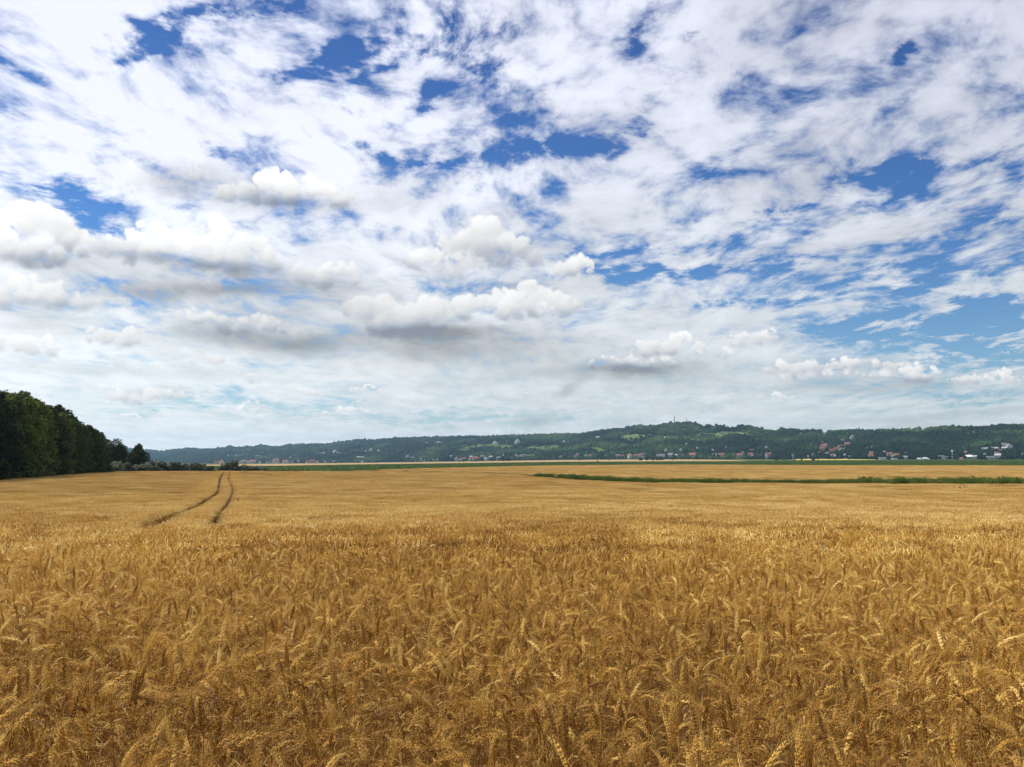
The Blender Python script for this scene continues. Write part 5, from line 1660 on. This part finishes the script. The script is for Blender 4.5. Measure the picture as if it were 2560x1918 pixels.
# the tall dark tree breaking the skyline right of the cluster
on_ridge(2150, 'skyline_tree', 'narrow dark tree standing above the wooded skyline', 'tree', lambda e, s: (mesh_obj('crown', crown_mesh('crown', 990, [(0, 0, 5 * s, 4 * s, 4 * s, 4 * s), (0, 0, 10 * s, 1.7 * s, 1.7 * s, 3.5 * s)], 900, 1.5, M_WOODS2, .4), e), mesh_obj('trunk', trunk_mesh('trunk', 991, 8 * s, .4), e)), 0.97)
# ------------------------------------------------------------------ small things: wild oats, pale leaf, birds, haze
M_OAT = plant_mat('wild_oat', [(0.0, (0.62, 0.50, 0.26)), (1.0, (0.86, 0.76, 0.50))], 0.4, 0.5, 0.3, instancer=False)
for (px, row, lab) in [(2226, 1330, 'tall pale wild oat panicle above the wheat right of the middle, second from the left'), (2050, 1392, 'pale wild oat panicle drooping over the wheat, nearest of the four'),
                       (2512, 1350, 'pale wild oat panicle near the right edge of the field'), (2295, 1282, 'farthest pale wild oat panicle, small above the wheat at right')]:
    x, y, z = at(px, row, CROP)
    e = empty('wild_oat', (x, y, float(ground_z(x, y)))); rq = random.Random(px)
    st = Geo(); rod(st, (0, 0, 0), (.03, 0, .72), .0018, 3); rod(st, (.03, 0, .72), (.02, 0, 1.02), .0016, 3, .0008); mesh_obj('stem', st.mesh('stem', [M_OAT]), e)
    sp = Geo()
    for i in range(34):
        u = rq.random(); base = Vector((.03 - .01 * u, 0, .72 + .30 * u)); a = rq.uniform(0, 6.28); L = rq.uniform(.03, .10) * (1.2 - u * .5)
        tip = base + Vector((math.cos(a) * L, math.sin(a) * L, .01)); sd = Vector((-math.sin(a), math.cos(a), 0)) * .0007
        sp.add([base - sd, base + sd, tip], [(0, 1, 2)], 0)
        grain(sp, tip, Vector((math.cos(a) * .3, math.sin(a) * .3, -1)), Vector((0, 1, 0)), .026, .0055, 0)
    mesh_obj('panicle', sp.mesh('panicle', [M_OAT]), e)['kind'] = 'stuff'
    tag(e, lab, 'wild oat', 'wild oats above the wheat at the right')

# broad pale leaf near the bottom edge
M_BLADE = plant_mat('grey_green_leaf', [(0.0, (0.28, 0.30, 0.17)), (1.0, (0.42, 0.42, 0.27))], 0.3, 0.5, 0.3, instancer=False)
x, y, z = at(1985, 1885, CROP - 0.02)
e = empty('reed_plant', (x, y, float(ground_z(x, y))))
g = Geo(); rod(g, (0, 0, 0), (-.01, 0, .60), .003, 5, .002); mesh_obj('stem', g.mesh('stem', [M_BLADE]), e)
for az_, L, w, up, dr in ((3.3, .24, .011, .45, .5), (2.7, .20, .010, .9, 1.2), (0.3, .16, .008, .5, 1.6)):
    g = Geo(); ribbon(g, (-.01, 0, .56), az_, L, w, up, dr, 0, random.Random(3), 10); mesh_obj('leaf', g.mesh('leaf', [M_BLADE]), e)
tag(e, 'grey-green broad-leaved grass standing among the ears near the bottom edge', 'grass plant')

M_BIRD = plain_mat('dark_feathers', (0.03, 0.03, 0.035), 0.8, 0.1)


def bird(px, row, dist, span, bank, lab):
    d = ray(px, row).normalized(); p = Vector((0, 0, EYE)) + d * dist
    e = empty('bird', p, 0.3); e.rotation_euler = (0.25, bank, 0.3); e.scale = (span, span, span)
    bm = bmesh.new(); bmesh.ops.create_uvsphere(bm, u_segments=10, v_segments=8, radius=1)
    for v in bm.verts:
        q = v.co; v.co = Vector((q.x * .075 * (1 - .3 * abs(q.y)), q.y * .30 + (.10 if q.y < -.95 else 0), q.z * .07))
    me = bpy.data.meshes.new('body'); bm.to_mesh(me); bm.free(); me.materials.append(M_BIRD); mesh_obj('body', me, e)
    for s in (-1, 1):
        g = Geo(); g.add([(s * .04, .12, .02), (s * .04, -.12, .02), (s * .26, -.10, .11), (s * .24, .14, .11), (s * .50, -.06, .05),
                          (s * .04, .12, .035), (s * .04, -.12, .035), (s * .26, -.10, .12), (s * .24, .14, .12)], [(0, 1, 2, 3), (3, 2, 4), (5, 8, 7, 6), (8, 4, 7)], 0)
        mesh_obj('wing', g.mesh('wing', [M_BIRD]), e)
    g = Geo(); g.add([(-.03, -.26, 0), (.03, -.26, 0), (.07, -.46, .01), (-.07, -.46, .01)], [(0, 1, 2, 3)], 0); mesh_obj('tail', g.mesh('tail', [M_BIRD]), e)
    tag(e, lab, 'bird')


bird(1803, 650, 150, .42, -.3, 'tiny dark bird flying high in the right half of the sky')
bird(247, 994, 200, .42, .2, 'tiny dark bird low in the sky over the end of the wood')

# haze over the plain and the hills: one even volume round everything
m = bpy.data.materials.new('haze'); m.use_nodes = True; t = m.node_tree; t.nodes.clear()
pv = t.nodes.new('ShaderNodeVolumePrincipled'); out = t.nodes.new('ShaderNodeOutputMaterial')
pv.inputs['Color'].default_value = (0.44, 0.71, 1.0, 1); pv.inputs['Density'].default_value = 0.000046
pv.inputs['Anisotropy'].default_value = 0.2
t.links.new(pv.outputs[0], out.inputs['Volume'])
m.cycles.homogeneous_volume = True if hasattr(m.cycles, 'homogeneous_volume') else None
g = Geo(); box(g, -9600, 9600, -3200, 8300, -62, 240)
hz = mesh_obj('haze', g.mesh('haze', [m])); tag(hz, 'thin blue haze between the viewer and the hills', 'haze', kind='stuff')
